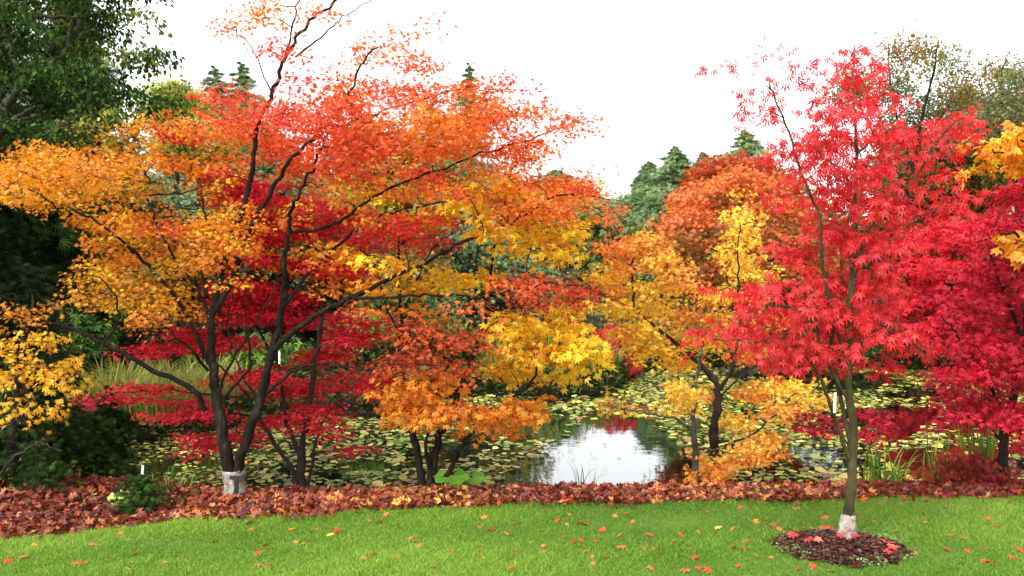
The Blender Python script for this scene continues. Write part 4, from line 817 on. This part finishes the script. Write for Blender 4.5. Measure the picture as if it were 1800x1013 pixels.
# ------------------------------------------------------------------ reeds, irises, hosta leaves
def tuft(name, label, base, n, h, spread, cols, wd=.008, arch=.5, group=None, cat='reeds'):
    b = np.array(base, float); root = empty(name, b, label, cat, group)
    a = R.uniform(0, 6.28, n); r0 = spread * np.sqrt(R.random(n)); L_ = h * R.uniform(.5, 1.15, n); ar = arch * R.uniform(.2, 1.4, n); a2 = a + R.normal(size=n) * .8
    s = np.linspace(0, 1, 7)[None]; x = b[0] + (np.cos(a) * r0)[:, None] + np.cos(a2)[:, None] * (L_ * ar)[:, None] * s ** 2; y = b[1] + (np.sin(a) * r0)[:, None] + np.sin(a2)[:, None] * (L_ * ar)[:, None] * s ** 2
    z = b[2] - .03 + L_[:, None] * (s - .55 * (ar[:, None]) * s ** 2.6)
    w_ = wd * (1 - s ** 2) ** .7 + .0004; nx, ny = -np.sin(a2 + .6)[:, None], np.cos(a2 + .6)[:, None]
    Lf = np.stack([x - nx * w_, y - ny * w_, z], -1); Rt = np.stack([x + nx * w_, y + ny * w_, z], -1)
    V = np.stack([Lf, Rt], 2).reshape(-1, 3); k = (np.arange(n) * 14)[:, None] + (np.arange(6) * 2)[None]; F = np.stack([k, k + 1, k + 3, k + 2], -1).reshape(-1, 4)
    col = np.array(cols)[R.integers(0, len(cols), n)] * np.exp(R.normal(size=(n, 1)) * .2)
    mesh_np('blades', V, F, M['grass'], root, np.repeat(col, 14, 0)); return root
GR = [(.12, .28, .03), (.24, .38, .05), (.07, .17, .02)]; ST = [(.36, .29, .06), (.26, .23, .05), (.14, .22, .03), (.42, .28, .10)]
for i, (px, py, Y) in enumerate([(200, 745, 10.5), (245, 755, 10.3), (290, 750, 10.5), (330, 745, 10.8), (370, 735, 11.2), (410, 728, 11.8), (230, 720, 11.6), (300, 715, 12), (360, 705, 12.5), (180, 720, 11.4)]):
    x_ = (px - 900) / FPX * Y; tuft('sedge_clump', 'arching straw yellow and green sedge clump on the left shore of the pond', (x_, Y + .3, gz(x_, Y + .3)), 130, .75, .30, ST + GR[:1], .009, .7, 'sedge clumps along the left shore', 'sedge')
for i, (px, Y) in enumerate([(880, 15.0), (930, 15.0), (980, 15.2), (1030, 15.6), (1060, 16.2), (1130, 18.8)]):
    x_ = (px - 900) / FPX * Y; tuft('sedge_clump', 'green and straw sedge clump on the far shore beneath the golden boughs', (x_, Y + .2, gz(x_, Y + .2)), 110, .8, .35, ST[:3] + GR, .011, .6, 'sedge clumps on the far shore', 'sedge')
tuft('iris_clump', 'thin dark iris blades in front of the bright water patch', tuple(P(1030, 855, 6.75)), 12, .30, .12, [(.05, .09, .03), (.08, .14, .04)], .004, .5, None, 'iris')
tuft('iris_clump', 'bright yellow green iris clump right of the young red maple stem', tuple(P(1560, 848, 6.8)), 70, .42, .22, GR + [(.5, .5, .1)], .007, .7, None, 'iris')
tuft('iris_clump', 'upright green iris clump beside the burgundy laceleaf maple', tuple(P(1655, 842, 6.9)), 40, .5, .16, GR, .008, .4, None, 'iris')
tuft('iris_clump', 'tall thin green iris blades under the crimson maple at right', tuple(P(1720, 830, 7.1)), 36, .62, .16, GR, .008, .25, None, 'iris')
tuft('iris_clump', 'fine green blades beside the pale leaf blade at left', tuple(P(290, 870, 6.6)), 40, .3, .2, GR, .005, .5, None, 'iris')
def big_leaf(label, pts, rad, mat='pad', col=(.26, .5, .04)):
    root = empty('butterbur', P(*pts[0]), label, 'leafy plant')
    for (x, y, Y), r in zip(pts, rad):
        c = P(x, y, Y); seg = 22; th = np.linspace(.25, 2 * np.pi - .25, seg); V = [c + [0, 0, -.02]]
        for k, t_ in enumerate(th):
            rr_ = r * (1 + .07 * math.sin(3 * t_) + .04 * R.normal()); V.append(c + [math.sin(t_) * rr_, math.cos(t_) * rr_ * .6, math.cos(t_) * rr_ * .30 + .015 * math.sin(6 * t_) - .10 * rr_])
        for f in (.5,):
            pass
        F = np.array([(0, k, k + 1) for k in range(1, seg)])
        mesh_np('leaf', np.array(V), F, M[mat], root, np.tile(col, (len(V), 1)))
        V, F = tubes(np.array([[c + [0, 0, -.02], c + [.01, 0, -.12], c + [.02, 0, -.25]]]), np.array([[.004, .005, .006]]), 5); mesh_np('stalk', V, F, M['pad'], root, np.tile((.2, .3, .08), (len(V), 1)))
big_leaf('bright green round butterbur leaves at the foot of the golden maple', [(795, 835, 6.7), (828, 838, 6.75), (775, 842, 6.8)], [.15, .12, .07], col=(.10, .28, .02))
big_leaf('pale green broad leaves poking out of the litter at lower left', [(205, 872, 6.0), (218, 866, 6.1)], [.07, .05], col=(.35, .5, .08))

# white plant labels hanging on stems; the last strip stands for a pale leaf blade
def lbl(label, x, y0, y1, Y, wpx, tilt=0.0):
    a = P(x, y1, Y); b = P(x, y0, Y); hw = wpx / FPX * Y / 2
    V, F = box((-hw, -.002, 0), (hw, .002, b[2] - a[2])); o = mesh_np('plant_label', V, F, M['white']); o.location = a; o.rotation_euler = (0, tilt, .2); tag(o, label, 'plant label')
lbl('white strip label hanging beside the young red maple stem', 1467, 690, 726, 4.8, 5, .03)
lbl('white strip label hanging among the crimson foliage at left', 491, 618, 640, 6.0, 3)
lbl('pale upright leaf blade in the water margin at lower left', 249, 818, 850, 6.4, 4, .06)
